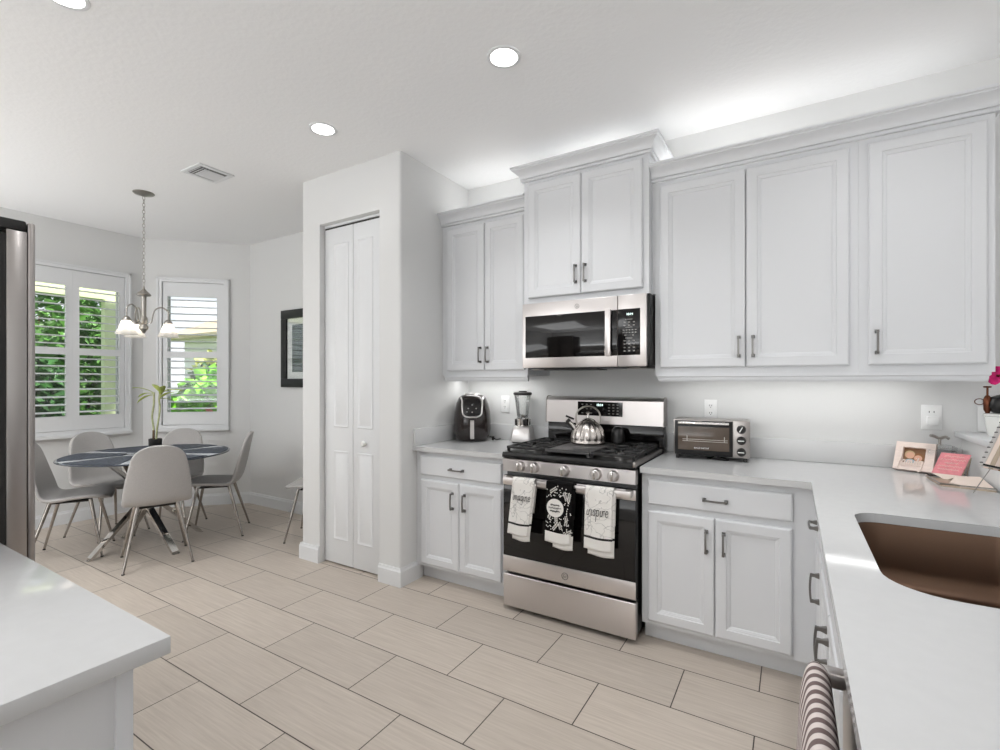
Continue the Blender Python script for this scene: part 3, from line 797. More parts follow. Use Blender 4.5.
b = MB(); b.box(-1.198, -0.930, 2.457, 2.963, 0.942, 0.956, 0.006)
b.box(-1.196, -0.932, 2.459, 2.47, 0.956, 0.962, 0.002)
for x in (-1.19, -0.94):
    for y in (2.47, 2.95): b.box(x-0.008, x+0.008, y-0.008, y+0.008, 0.930, 0.943)
b.build('griddle', 'griddle', rg)
# backguard
b = MB(); b.box(-1.442, -0.668, 3.02, 3.085, 0.930, 1.072, 0.002); b.build('back_panel', 'blackglass', rg)
b = MB(); b.prism([(2.992, 1.066), (3.09, 1.066), (3.09, 1.225), (3.07, 1.238), (3.03, 1.240), (3.008, 1.232), (2.998, 1.215)], -1.443, -0.667, f=lambda u, v, w: (w, u, v)); bgd = b.build('backguard', 'steel', rg, ang=25)
for x in (-1.447, -0.667):
    b = MB(); b.prism([(2.989, 1.063), (3.092, 1.063), (3.092, 1.227), (3.07, 1.2415), (3.03, 1.2435), (3.006, 1.235), (2.995, 1.216)], x, x+0.004, f=lambda u, v, w: (w, u, v)); b.build('end_cap', 'steel_v', bgd, smooth=False)
b = MB(); b.prism([(-1.212, 1.118), (-0.914, 1.116), (-0.914, 1.206), (-1.212, 1.208)], 2.9895, 2.996, f=lambda u, v, w: (u, w, v))
legend(b, [(-1.18+0.03*i, 1.19-0.028*j) for i in range(3) for j in range(3)]+[(-1.0+0.028*i, 1.19-0.019*j) for i in range(3) for j in range(4)], 0.006, 0.0022, 2.989)
dsp = b.build('display_panel', ['blackglass', 'btn'], bgd, smooth=False)
text_part('display', '10:14', 0.020, lambda u, v: (-1.062+u, 2.9888, 1.187+v), 'led', dsp, 0.0006)

# ------------------------------------------------------------------ kettle on the griddle
M['kettlesteel'] = mat('kettle_steel', (186, 180, 175), 0.25, 1.0)
kt = thing('kettle', 'ribbed stainless kettle with a tall loop handle on the stove', 'kettle', (-1.082, 2.835, 0.957))
kc = (-1.082, 2.835, 0.9565)
rip = lambda a, z: 0.035*math.cos(16*a)*max(0, min(1, (z-0.012)/0.02))*max(0, min(1, (0.138-z)/0.03))
b = MB(); b.lathe([(0.0, 0.0), (0.101, 0.0), (0.107, 0.006), (0.107, 0.014), (0.102, 0.020), (0.104, 0.030), (0.101, 0.055), (0.091, 0.085), (0.074, 0.112), (0.056, 0.130), (0.046, 0.137)], kc, 108, ripple=rip)
b.build('body', 'kettlesteel', kt, ang=80)
b = MB(); b.lathe([(0.045, 0.134), (0.047, 0.139), (0.036, 0.148), (0.012, 0.157), (0.006, 0.160), (0.005, 0.178), (0.011, 0.183), (0.012, 0.190), (0.006, 0.196), (0.0, 0.197)], kc, 28); b.build('lid', 'chrome', kt)
hd = Vector((0.86, 0.50, 0))
b = MB(); b.tube(catmull([tuple(Vector(kc)+hd*s*r_+Vector((0, 0, z))) for s, r_, z in ((-1, 0.066, 0.115), (-1, 0.076, 0.155), (-1, 0.068, 0.192), (-1, 0.038, 0.220), (1, 0.0, 0.229), (1, 0.038, 0.220), (1, 0.068, 0.192), (1, 0.076, 0.155), (1, 0.066, 0.115))], 5), 0.0055, 10); b.build('handle', 'nickel', kt)
b = MB(); b.tube([tuple(Vector(kc)-hd*0.075+Vector((0, 0, 0.085))), tuple(Vector(kc)-hd*0.103+Vector((0, 0, 0.118))), tuple(Vector(kc)-hd*0.122+Vector((0, 0, 0.135)))], [0.020, 0.014, 0.012], 14); sp = b.build('spout', 'chrome', kt)
b = MB(); b.tube([tuple(Vector(kc)-hd*0.117+Vector((0, 0, 0.133))), tuple(Vector(kc)-hd*0.130+Vector((0, 0, 0.146)))], [0.0155, 0.0145], 14); b.tube([tuple(Vector(kc)-hd*0.088+Vector((0, 0, 0.150))), tuple(Vector(kc)-hd*0.138+Vector((0, 0, 0.170)))], 0.006, 8); b.build('whistle', 'blackplastic', sp)
# small black spoon rest standing behind the kettle
b = MB(); b.lathe([(0.0, 0), (0.036, 0), (0.042, 0.006), (0.042, 0.05), (0.035, 0.085), (0.02, 0.10), (0.0, 0.104)], (-0.925, 2.935, 0.9575), 26)
tag(b.build('small_jar', 'black', None), 'small rounded black jar behind the kettle on the stove', 'jar')

# ------------------------------------------------------------------ towels on the oven handle
LET = {
 'f': ([[(.42, 1.25), (.28, 1.5), (.14, 1.1), (.12, -.5)], [(-.05, .9), (.38, .9)]], .48),
 'l': ([[(.12, 1.5), (.08, .25), (.18, .0), (.34, .12)]], .40),
 'y': ([[(.05, 1.0), (.08, .30), (.28, .08), (.48, .45)], [(.52, 1.0), (.48, -.6), (.25, -.95), (.02, -.65)]], .70),
 'i': ([[(.10, .95), (.08, .25), (.18, .0), (.34, .14)], [(.16, 1.42), (.19, 1.48)]], .40),
 'n': ([[(.05, 1.0), (.05, .0)], [(.05, .60), (.25, 1.0), (.45, .85), (.47, .2), (.56, .0), (.72, .14)]], .80),
 'm': ([[(.05, 1.0), (.05, .0)], [(.05, .60), (.22, 1.0), (.38, .85), (.39, .0)], [(.39, .60), (.56, 1.0), (.72, .85), (.74, .2), (.82, .0), (.98, .14)]], 1.06),
 's': ([[(.44, .84), (.30, 1.03), (.12, .92), (.12, .66), (.30, .50), (.42, .28), (.34, .02), (.14, .0), (.02, .16)]], .60),
 'p': ([[(.05, 1.0), (.05, -.95)], [(.05, .75), (.28, 1.03), (.52, .70), (.45, .15), (.22, -.02), (.05, .2)]], .70),
 'r': ([[(.05, 1.0), (.05, .0)], [(.05, .55), (.25, .98), (.45, .88)]], .60),
 'e': ([[(.05, .50), (.45, .58), (.38, .96), (.20, 1.0), (.05, .60), (.10, .12), (.30, .0), (.52, .18)]], .62),
 'a': ([[(.45, .88), (.20, 1.0), (.03, .55), (.12, .05), (.30, .06), (.46, .5)], [(.47, 1.0), (.46, .2), (.55, .0), (.70, .12)]], .78),
 'g': ([[(.45, .88), (.20, 1.0), (.03, .55), (.12, .05), (.30, .06), (.46, .5)], [(.47, 1.0), (.46, -.6), (.25, -.95), (.05, -.70)]], .70),
}
def script_word(name, word, f, xh, parent, r=0.0017, material='ink', jitter=0.0):
    b = MB(); u = 0.0
    wid = sum(LET[c][1] for c in word)
    for c in word:
        st, w = LET[c]
        for s_ in st:
            pts = [f((u+x-wid/2)*xh*0.92 + y*xh*0.12, (y-0.5)*xh) for x, y in s_]
            b.tube(catmull(pts, 3) if len(pts) > 2 else pts, r, 5)
        u += w
    return b.build(name, material, parent)
def oven_towel(label, x0, x1, xb0, xb1, zb, mats, bands, name='dish_towel', fold=0.03):
    root = thing(name, label, 'towel', ((x0+x1)/2, 2.385, 0.79), 'dish towels on the oven handle')
    def panel(dy, dx0, dx1, zend, nm, top=True):
        prof = [(2.4105, 0.60), (2.410, 0.73), (2.4075, 0.78), (2.401, 0.7955), (2.385, 0.7985), (2.369, 0.7955), (2.3655+dy, 0.775)] if top else [(2.3665+dy, 0.776)]
        prof = catmull(prof, 3) if top else prof
        n = 26
        for k in range(1, n+1): prof.append((2.3655+dy, 0.775+(zend-0.775)*k/n))
        rows = []; bi = []
        for y, z in prof:
            t = max(0, min(1, (0.79-z)/(0.79-zb)))
            front = y < 2.38
            a = x0+(xb0-x0)*t+dx0*(t if not top else 0); c = x1+(xb1-x1)*t+dx1
            row = []
            for i in range(13):
                q = i/12
                wv = (0.004*math.sin(q*6+1)*t - 0.004*t) if front else 0
                sag = 0.010*t*math.sin(q*PI*0.9) if z < 0.6 and front else 0
                row.append((a+(c-a)*q, y+wv, z-sag*0.6))
            rows.append(row); bi.append((y, z))
        def mi(i, j):
            y, z = bi[i+1]
            if y > 2.38: return 0
            for z0, z1, m_ in bands:
                if z0 < z <= z1: return m_
            return 0
        b = MB(); b.grid(rows, mi)
        return b.build(nm, mats, root, mods=[('SOLIDIFY', dict(thickness=0.0022, offset=0))])
    panel(0.0, 0, 0, zb, 'front_layer')
    panel(0.005, fold, 0.010, zb-0.027, 'under_layer', False)
    return root
mb = ['marble', 'ink', 'towel_white']
t1 = oven_towel('veined white dish towel reading imagine, left on the oven handle', -1.350, -1.214, -1.386, -1.254, 0.480, mb, [(0.530, 0.544, 1), (0.0, 0.530, 2)])
script_word('lettering', 'imagine', lambda u, v: (-1.292+u, 2.3578, 0.688+v), 0.0255, t1, 0.0013)
t3 = oven_towel('veined white dish towel reading inspire, right on the oven handle', -0.917, -0.768, -0.926, -0.776, 0.478, mb, [(0.530, 0.545, 1), (0.0, 0.530, 2)], fold=0.02)
script_word('lettering', 'inspire', lambda u, v: (-0.851+u, 2.3578, 0.668+v), 0.031, t3, 0.0015)
t2 = oven_towel('black leaf-printed dish towel with a round white badge, middle of the oven handle', -1.142, -0.982, -1.150, -1.000, 0.476, ['ink', 'ink', 'towel_white'], [(0.0, 0.522, 2)], fold=0.045)
M['towel_black'] = mat('black_towel', (17, 16, 16), 0.95, spec=0.1)
for ch in t2.children: ch.data.materials[0] = M['towel_black']; ch.data.materials[1] = M['towel_black']
rnd = random.Random(3)
b = MB()
def leafmark(x, z, a, L, w):
    d = Vector((math.cos(a), 0, math.sin(a))); n_ = Vector((-d.z, 0, d.x)); p = Vector((x, 2.3585, z))
    b.quad(p, p+d*L*0.5+n_*w, p+d*L, p+d*L*0.5-n_*w)
for cx, cz, an in ((-1.115, 0.745, 0.6), (-1.035, 0.752, -1.2), (-1.05, 0.545, 1.9), (-1.02, 0.62, -1.7), (-1.01, 0.70, 1.4), (-1.125, 0.60, 1.2), (-1.10, 0.545, 0.9), (-1.0205, 0.535, 0.5), (-1.08, 0.585, 1.6)):
    for k in range(7):
        px, pz = cx+math.cos(an)*k*0.0065, cz+math.sin(an)*k*0.0065
        if pz < 0.528 or pz > 0.782 or px < -1.142 or px > -0.995: continue
        for s_ in (-1, 1): leafmark(px, pz, an+s_*0.8, 0.014, 0.0021)
for k in range(120):
    x, z = rnd.uniform(-1.138, -1.0), rnd.uniform(0.532, 0.775)
    if (x+1.085)**2+(z-0.662)**2 < 0.0036: continue
    leafmark(x, z, rnd.uniform(0, 6.3), 0.010, 0.0030)
b.build('leaf_pattern', 'towel_white', t2, smooth=False)
b = MB(); b.lathe([(0.0, 0.0), (0.049, 0.0), (0.049, 0.0012)], (-1.086, 2.3572, 0.662), 36, axis='y'); bd = b.build('badge', 'towel_white', t2)
b = MB(); rr = random.Random(5)
for row, (zz, wd) in enumerate(((0.680, 0.026), (0.662, 0.036), (0.643, 0.028))):
    pts = [(-1.086-wd+2*wd*k/22, 2.3562, zz+(0.0045 if k % 2 else -0.0045)*rr.uniform(0.4, 1.4)+0.002*(row-1)) for k in range(23)]
    b.tube(catmull(pts, 2), 0.0011 if row < 2 else 0.0016, 4)
b.build('lettering', 'ink', bd)

# ------------------------------------------------------------------ microwave
mw = thing('microwave', 'stainless over-the-range microwave with a black window', 'microwave', (-1.07, 2.68, 1.42))
b = MB(); b.box(-1.456, -0.672, 2.703, 3.117, 1.432, 1.828, 0.003); b.build('body', 'black', mw)
b = MB(); b.box(-1.460, -0.8475, 2.68, 2.702, 1.424, 1.826, 0.004); md = b.build('door', 'steel', mw)
b = MB(); b.box(-1.438, -0.849, 2.6785, 2.684, 1.486, 1.746, 0.002); b.build('window', 'blackglass', md)
b = MB(); b.box(-0.910, -0.876, 2.642, 2.656, 1.482, 1.750, 0.004)
for z in (1.50, 1.732): b.box(-0.905, -0.881, 2.654, 2.679, z-0.012, z+0.012, 0.003)
b.build('handle', 'steel', md)
emblem(-1.092, 2.679, 1.786, 0.013, md)
b = MB(); b.box(-0.8455, -0.684, 2.68, 2.702, 1.424, 1.826, 0.004); mp_ = b.build('control_panel', 'steel', mw)
b = MB(); b.box(-0.8450, -0.719, 2.6785, 2.684, 1.487, 1.747, 0.002)
legend(b, [(-0.806+0.026*i, 1.672-0.018*j) for i in range(3) for j in range(2)]+[(-0.812+0.017*i, 1.628-0.014*j) for i in range(5) for j in range(2)]+[(-0.802, 1.598), (-0.758, 1.598)]+[(-0.806+0.026*i, 1.568-0.019*j) for i in range(3) for j in range(4)], 0.0052, 0.0030, 2.678)
legend(b, [(-0.782, 1.688), (-0.782, 1.643), (-0.782, 1.583)], 0.020, 0.0016, 2.678)
mk = b.build('keypad', ['blackglass', 'btn'], mp_)
text_part('display', '10:14', 0.017, lambda u, v: (-0.778+u, 2.6778, 1.716+v), 'led', mk, 0.0005)
b = MB(); b.box(-1.44, -0.70, 2.715, 2.95, 1.416, 1.432, 0.002); b.box(-1.33, -0.98, 2.72, 2.90, 1.408, 1.417, 0.002); b.build('grease_filter', 'black', mw)
b = MB()
for x in (-1.38, -0.76): b.lathe([(0.0, 0.0), (0.05, 0.0), (0.055, 0.008)], (x, 2.76, 1.4105), 20)
b.build('task_lamp', 'steel_v', mw)

# ------------------------------------------------------------------ air fryer
af = thing('air_fryer', 'black egg-shaped air fryer with a silver-rimmed control face', 'air fryer', (-2.028, 2.948, 0.906))
fx = math.radians(34)
PR = [(0.0, 0.0), (0.108, 0.0), (0.124, 0.008), (0.136, 0.04), (0.144, 0.09), (0.144, 0.15), (0.138, 0.21), (0.124, 0.272), (0.104, 0.315), (0.084, 0.330), (0.070, 0.335), (0.03, 0.338), (0.0, 0.338)]
def prad(z):
    for (r0, z0), (r1, z1) in zip(PR[1:], PR[2:]):
        if z0 <= z <= z1 and z1 > z0: return r0+(r1-r0)*(z-z0)/(z1-z0)
    return 0.05
sq = lambda a: 0.045*math.cos(4*a)*-1
R_ = lambda lx, ly: (-2.028+lx*math.cos(fx)-ly*math.sin(fx), 2.948+lx*math.sin(fx)+ly*math.cos(fx))
def asurf(a, z, o=0.0):   # a=0 is the front
    r = (prad(z)+o)*(1+sq(a)); p = R_(r*math.sin(a), -r*math.cos(a)); return (p[0], p[1], 0.906+z)
rings = []
for r, z in [(PR[0])]+[q for q in PR[1:-1]]:
    rings.append([(*R_(max(r, 1e-4)*(1+sq(a_))*math.sin(a_), -max(r, 1e-4)*(1+sq(a_))*math.cos(a_)), 0.906+z) for a_ in [2*PI*k/40 for k in range(40)]])
b = MB(); b.ring_loft(rings); b.build('body', 'fry', af, ang=60)
path = [asurf(a, z, 0.003) for a, z in catmull([(-0.85, 0.318), (-0.64, 0.292), (-0.54, 0.24), (-0.46, 0.196), (-0.25, 0.180), (0.0, 0.178), (0.25, 0.180), (0.46, 0.196), (0.54, 0.24), (0.64, 0.292), (0.85, 0.318)], 4)]
b = MB(); b.tube(path, 0.0055, 8); b.build('control_rim', 'silver_pl', af)
b = MB(); b.grid([[asurf(-0.5+1.0*i/10, 0.19+0.115*j/8, 0.0015) for i in range(11)] for j in range(9)]); b.mi = 1
for a, z in ((0, 0.265), (-0.22, 0.24), (0.22, 0.24), (0, 0.214), (-0.28, 0.216)):
    p = [asurf(a+da, z+dz, 0.003) for da, dz in ((-0.035, -0.004), (0.035, -0.004), (0.035, 0.004), (-0.035, 0.004))]
    b.quad(*p)
cf = b.build('control_face', ['blackglass', 'btn'], af)
g = lambda lx, ly, z: (*R_(lx, ly), 0.906+z)
b = MB()
rings = [[g(x, -0.134-yy, z) for x, yy in ((-w_, 0), (w_, 0), (w_, d_), (-w_, d_))] for z, w_, d_ in ((0.022, 0.010, 0.012), (0.03, 0.014, 0.040), (0.150, 0.014, 0.044), (0.156, 0.013, 0.02))]
b.ring_loft(rings); b.build('basket_handle', 'silver_pl', af, ang=30)
b = MB(); b.lathe([(0.062, 0.334), (0.056, 0.345), (0.04, 0.347), (0.035, 0.338)], (-2.028, 2.948, 0.906), 28); b.build('top_vent', 'silver_pl', af)
b = MB(); b.tube(catmull([(-1.905, 2.99, 0.935), (-1.890, 3.0, 0.93), (-1.876, 3.01, 0.921), (-1.87, 3.03, 0.912), (-1.865, 3.08, 0.9115)], 4), 0.0045, 8); b.box(-1.884, -1.870, 2.985, 3.005, 0.909, 0.938, 0.004); b.build('power_cord', 'rubber', af)

# ------------------------------------------------------------------ blender
bl = thing('blender', 'countertop blender with a clear jar and silver base', 'blender', (-1.640, 3.015, 0.906))
BC = Vector((-1.640, 3.015, 0.906)); ba = math.radians(12)
Bt = lambda x, y, z: tuple(BC+Vector((x*math.cos(ba)-y*math.sin(ba), x*math.sin(ba)+y*math.cos(ba), z)))
def rr4(b, secs, cr=0.3):
    rings = []
    for z, hx, hy, oy in secs:
        pts = rounded(-hx, hx, -hy+oy, hy+oy, (min(hx, hy)*cr,)*4, 4)
        rings.append([Bt(x, y, z) for x, y in pts])
    b.ring_loft(rings)
b = MB(); rr4(b, [(0.008, 0.073, 0.060, 0), (0.014, 0.077, 0.064, 0), (0.035, 0.075, 0.063, 0), (0.098, 0.066, 0.055, 0.004), (0.112, 0.058, 0.048, 0.006), (0.118, 0.048, 0.04, 0.007)]); b.build('base', 'silver_pl', bl, ang=40)
b = MB(); rr4(b, [(0.0, 0.064, 0.054, 0), (0.012, 0.068, 0.058, 0)]); b.build('base_foot', 'blackplastic', bl)
b = MB(); b.lathe([(0.041, 0.118), (0.047, 0.121), (0.046, 0.140), (0.049, 0.158), (0.050, 0.170), (0.043, 0.173)], BC, 28, ripple=lambda a, z: 0.04*(1 if math.cos(6*a) > 0 else 0)); b.build('collar', 'chrome', bl)
b = MB()
for k in range(4):
    a = PI/4+k*PI/2; b.box(BC.x+0.048*math.cos(a)-0.008, BC.x+0.048*math.cos(a)+0.008, BC.y+0.048*math.sin(a)-0.008, BC.y+0.048*math.sin(a)+0.008, 1.030, 1.074, 0.002)
b.build('collar_grip', 'blackplastic', bl)
b = MB(); b.lathe([(0.034, 0.174), (0.040, 0.178), (0.046, 0.22), (0.055, 0.29), (0.062, 0.338), (0.059, 0.338), (0.052, 0.29), (0.043, 0.22), (0.037, 0.182), (0.0, 0.180)], BC, 8)
jr = b.build('jar', 'jar', bl, ang=20)
b = MB(); b.lathe([(0.0, 0.176), (0.015, 0.178), (0.018, 0.186), (0.006, 0.194), (0.0, 0.20)], BC, 16)
for k in range(4):
    a = k*PI/2+0.3; b.tube([(BC.x, BC.y, 0.906+0.19), (BC.x+0.026*math.cos(a), BC.y+0.026*math.sin(a), 0.906+0.2+0.006*(k % 2))], 0.0022, 6)
b.build('blade', 'nickel', jr)
b = MB(); b.lathe([(0.0, 0.336), (0.060, 0.336), (0.066, 0.341), (0.066, 0.352), (0.060, 0.357), (0.03, 0.359), (0.028, 0.366), (0.0, 0.367)], BC, 28); b.build('lid', 'blackplastic', bl)
text_part('lettering', 'Oster', 0.017, lambda u, v: Bt(-0.012+u, -0.0565+v*0.18, 0.050+v), 'ink', bl, 0.0002)
b = MB(); b.lathe([(0.0, -0.003), (0.011, -0.003), (0.012, 0.0)], Bt(0.025, -0.054, 0.06), 16, axis='y'); b.build('dial', 'steel', bl)

# ------------------------------------------------------------------ toaster oven
tz = 0.906
to = thing('toaster_oven', 'stainless toaster oven with three black dials on the counter', 'toaster oven', (-0.385, 2.88, tz))
ta = math.radians(4)
TT = Matrix.Translation((-0.385, 2.862, tz)) @ Matrix.Rotation(ta, 4, 'Z')
def tbox(b, x0, x1, y0, y1, z0, z1, bev=0.0): b.box(x0, x1, y0, y1, z0, z1, bev, 2, TT)
W = 0.194
b = MB(); tbox(b, -W, W, 0.012, 0.205, 0.022, 0.221, 0.006)
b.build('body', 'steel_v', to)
b = MB(); tbox(b, 0.112, W, 0.0, 0.0115, 0.022, 0.221, 0.003); b.build('control_panel', 'steel_v', to)
b = MB()
tbox(b, -W+0.008, 0.110, 0.004, 0.0118, 0.024, 0.215, 0.002); td = b.build('door', 'black', to)
M['ovenin'] = mat('toaster_window', (92, 80, 70), 0.12, 0.0, 0.6, var=0.15, vscale=12)
b = MB(); tbox(b, -W+0.026, 0.094, 0.001, 0.0045, 0.052, 0.182, 0.001); b.build('window', 'ovenin', td)
b = MB()
for z in (0.100, 0.110): tbox(b, -W+0.05, 0.086, -0.001, 0.0008, z, z+0.0028)
for x in (-0.12, 0.07): tbox(b, x-0.002, x+0.002, -0.001, 0.0008, 0.10, 0.13)
b.build('rack', 'nickel', td)
b = MB(); b.tube([tuple(TT @ Vector(p)) for p in ((-W+0.03, 0.004, 0.200), (-W+0.03, -0.024, 0.203), (0.092, -0.024, 0.203), (0.092, 0.004, 0.200))], 0.0075, 10); b.build('handle', 'chrome', td)
text_part('lettering', 'BLACK+DECKER', 0.0105, lambda u, v: tuple(TT @ Vector((-0.045+u, 0.0008, 0.064+v))), 'white_pl', td)
for i, z in enumerate((0.176, 0.116, 0.054)):
    c = TT @ Vector((0.152, 0.0, z))
    b = MB(); b.lathe([(0.0, -0.016), (0.018, -0.016), (0.0215, -0.010), (0.023, 0.0)], c, 24, axis='y'); k = b.build('knob', 'blackplastic', to)
    b = MB(); b.box(-0.0022, 0.0022, -0.0175, -0.0155, -0.015, 0.015, 0, 2, Matrix.Translation(c) @ Matrix.Rotation((0.5, 1.57, 1.57)[i], 4, 'Y')); b.build('pointer', 'white_pl', k)
dashes_pts = []
for x in (-W+0.022, W-0.022):
    for y in (0.03, 0.185):
        b = MB(); tbox(b, x-0.010, x+0.010, y-0.014, y+0.014, 0.0, 0.026, 0.003); b.build('foot', 'blackplastic', to)
b = MB(); b.tube([tuple(TT @ Vector(p)) for p in catmull([(0.0, 0.16, 0.03), (0.01, 0.10, 0.008), (-0.02, 0.05, 0.005), (0.03, 0.03, 0.005), (0.07, 0.012, 0.005), (0.09, 0.03, 0.005), (0.05, 0.10, 0.005)], 5)], 0.0032, 7); b.build('power_cord', 'rubber', to)

# ------------------------------------------------------------------ outlets and switches on the kitchen wall
def plate(name, label, x0, x1, z0, z1, kind):
    t_ = thing(name, label, 'outlet' if kind != 'switch' else 'switch', ((x0+x1)/2, BW, (z0+z1)/2), 'wall plates on the kitchen wall')
    b = MB(); b.box(x0, x1, BW-0.0065, BW-0.0005, z0, z1, 0.002); b.build('wall_plate', 'white_pl', t_)
    xc, zc = (x0+x1)/2, (z0+z1)/2
    if kind == 'duplex':
        for s_ in (-1, 1):
            b = MB(); b.lathe([(0.0, -0.0085), (0.0165, -0.0085), (0.0175, -0.0065), (0.0175, -0.006)], (xc, BW, zc+s_*0.022), 20, axis='y'); r_ = b.build('socket', 'white_pl', t_)
            b = MB()
            for dx in (-0.006, 0.006): b.quad((xc+dx-0.0014, BW-0.009, zc+s_*0.022-0.001), (xc+dx+0.0014, BW-0.009, zc+s_*0.022-0.001), (xc+dx+0.0014, BW-0.009, zc+s_*0.022+0.008), (xc+dx-0.0014, BW-0.009, zc+s_*0.022+0.008))
            b.lathe([(0.0, -0.009), (0.0026, -0.009)], (xc, BW, zc+s_*0.022-0.007), 10, axis='y')
            b.build('slot', 'slot', r_, smooth=False)
    return t_
plate('outlet', 'white duplex outlet on the wall between the air fryer and blender', -1.879, -1.810, 1.106, 1.232, 'duplex')
plate('outlet', 'white duplex outlet on the wall above the toaster oven', -0.452, -0.382, 1.112, 1.230, 'duplex')
p3 = plate('outlet', 'white wall plate with a plugged-in adapter right of the toaster oven', 0.544, 0.622, 1.104, 1.224, 'gfci')
b = MB(); b.box(0.562, 0.606, BW-0.034, BW-0.0068, 1.126, 1.170, 0.004); b.build('plug_adapter', 'white_pl', p3)
b = MB()
for x in (0.574, 0.592):
    b.quad((x-0.0015, BW-0.0068, 1.186), (x+0.0015, BW-0.0068, 1.186), (x+0.0015, BW-0.0068, 1.195), (x-0.0015, BW-0.0068, 1.195))
b.build('slot', 'slot', p3, smooth=False)
p4 = plate('light_switch', 'white wall plate above the ledge behind the canister', 0.748, 0.822, 1.103, 1.222, 'switch')
b = MB(); b.box(0.772, 0.798, BW-0.0095, BW-0.0066, 1.135, 1.19, 0.001); b.build('rocker', 'white_pl', p4)

# ------------------------------------------------------------------ things at the right end of the counter
CT = 0.9058
# photo frame leaning back
pf = thing('photo_frame', 'blush wooden photo frame with a small family snapshot on the counter', 'photo frame', (0.485, 3.03, CT))
P0 = Vector((0.422, 3.018, CT+0.0075)); ux = Vector((0.118, -0.055, 0)).normalized(); nz = Vector((ux.y, -ux.x, 0)); vz = (Vector((0, 0, 1))-nz*0.46).normalized(); nw = ux.cross(vz)
if nw.y > 0: nw = -nw
FP = lambda u, v, w: tuple(P0+ux*u+vz*v+nw*w)
FWd, FH = 0.150, 0.140
def fbox(b, f, u0, u1, v0, v1, w0, w1):
    b.ring_loft([[f(u0, v0, w), f(u1, v0, w), f(u1, v1, w), f(u0, v1, w)] for w in (w0, w1)])
b = MB()
for q in ((0, FWd, 0, 0.036), (0, FWd, FH-0.026, FH), (0, 0.030, 0.036, FH-0.026), (FWd-0.034, FWd, 0.036, FH-0.026)): fbox(b, FP, q[0], q[1], q[2], q[3], -0.012, 0.010)
b.build('frame', 'blush', pf, smooth=False)
b = MB(); fbox(b, FP, 0.002, FWd-0.002, 0.002, FH-0.002, -0.016, -0.0125); b.build('back', 'blushside', pf, smooth=False)
b = MB(); fbox(b, FP, 0.030, FWd-0.034, 0.036, FH-0.026, -0.011, -0.006); sn = b.build('snapshot', 'photo_bg', pf, smooth=False)
def disc(b, f, u, v, r, w, sx=1.0):
    b.bm.faces.new([b.bm.verts.new(f(u+r*sx*math.cos(2*PI*k/16), v+r*math.sin(2*PI*k/16), w)) for k in range(16)]); b._mark()
for nm, m_, u, v, r, w, sx in (('print_shirt', 'photo_blue', 0.058, 0.044, 0.016, -0.0056, 1.4), ('print_hair', 'photo_hair', 0.054, 0.082, 0.020, -0.0054, 1.0), ('print_face', 'skin', 0.056, 0.078, 0.0165, -0.0051, 1.0), ('print_hair', 'brown', 0.088, 0.072, 0.019, -0.0054, 1.0), ('print_face', 'skin', 0.087, 0.066, 0.0155, -0.0051, 1.0), ('print_shirt', 'cream', 0.094, 0.044, 0.012, -0.0056, 1.5)):
    b = MB(); disc(b, FP, u, v, r, w, sx); b.build(nm, m_, sn, smooth=False)
script_word('script_overlay', 'family', lambda u, v: FP(0.066+u, 0.034+v, 0.0125), 0.027, pf, 0.0030, 'blush')

# clear glass canister with a metal handle, in the corner
gc = thing('glass_canister', 'clear square glass canister with a silver handle in the counter corner', 'canister', (0.60, 3.035, CT))
GC = Vector((0.597, 3.035, CT))
def sqr(h, z, r=0.25): return [(GC.x+x, GC.y+y, CT+z) for x, y in rounded(-h, h, -h, h, (h*r,)*4, 4)]
b = MB(); b.ring_loft([sqr(0.050, 0.0), sqr(0.054, 0.004), sqr(0.054, 0.105), sqr(0.050, 0.112), sqr(0.047, 0.110), sqr(0.050, 0.10), sqr(0.050, 0.008)], cap1=True); b.build('jar', 'jar', gc)
b = MB(); b.ring_loft([sqr(0.050, 0.1125), sqr(0.055, 0.115), sqr(0.055, 0.127), sqr(0.048, 0.131)]); b.build('lid', 'jar', gc)
b = MB(); b.lathe([(0.012, 0.131), (0.006, 0.137), (0.006, 0.164)], GC, 18); b.tube(catmull([(GC.x-0.034, GC.y-0.008, CT+0.176), (GC.x-0.02, GC.y, CT+0.174), (GC.x, GC.y, CT+0.164), (GC.x+0.02, GC.y, CT+0.172), (GC.x+0.034, GC.y+0.006, CT+0.164)], 4), 0.0068, 8); b.build('handle', 'nickel', gc)

# gold wire stand with a pink card
cs = thing('card_stand', 'pink greeting card on a triangular wire stand', 'card', (0.56, 2.83, CT))
C0 = Vector((0.525, 2.845, CT+0.006)); cu_ = Vector((0.092, -0.036, 0)).normalized(); cn = Vector((cu_.y, -cu_.x, 0)); cv = (Vector((0, 0, 1))-cn*0.55+cu_*0.28).normalized(); cw = cu_.cross(cv).normalized()
if cw.y > 0: cw = -cw
CP = lambda u, v, w: tuple(C0+cu_*u+cv*v+cw*w)
b = MB(); fbox(b, CP, 0, 0.098, 0.022, 0.126, 0, 0.0022); cd = b.build('card', 'pink', cs, smooth=False)
b = MB(); rr = random.Random(9)
for k, v in enumerate((0.110, 0.094, 0.077, 0.061, 0.045)):
    L_ = (0.032, 0.040, 0.022, 0.040, 0.034)[k]
    pts = [CP(0.049-L_+2*L_*i/18, v+(0.0035 if i % 2 else -0.003)*rr.uniform(0.4, 1.3), 0.0028) for i in range(19)]
    b.tube(catmull(pts, 2), 0.0007, 4)
b.build('lettering', 'cream', cd)
b = MB(); b.prism([(0.0, 0.022), (0.098, 0.022), (0.055, -0.006)], 0.0, 0.0015, f=CP); b.build('envelope_flap', 'cream', cs, smooth=False)
b = MB()
bk = [CP(0.0, 0.02, -0.004), CP(0.098, 0.02, -0.004), CP(0.098, 0.116, -0.004)]
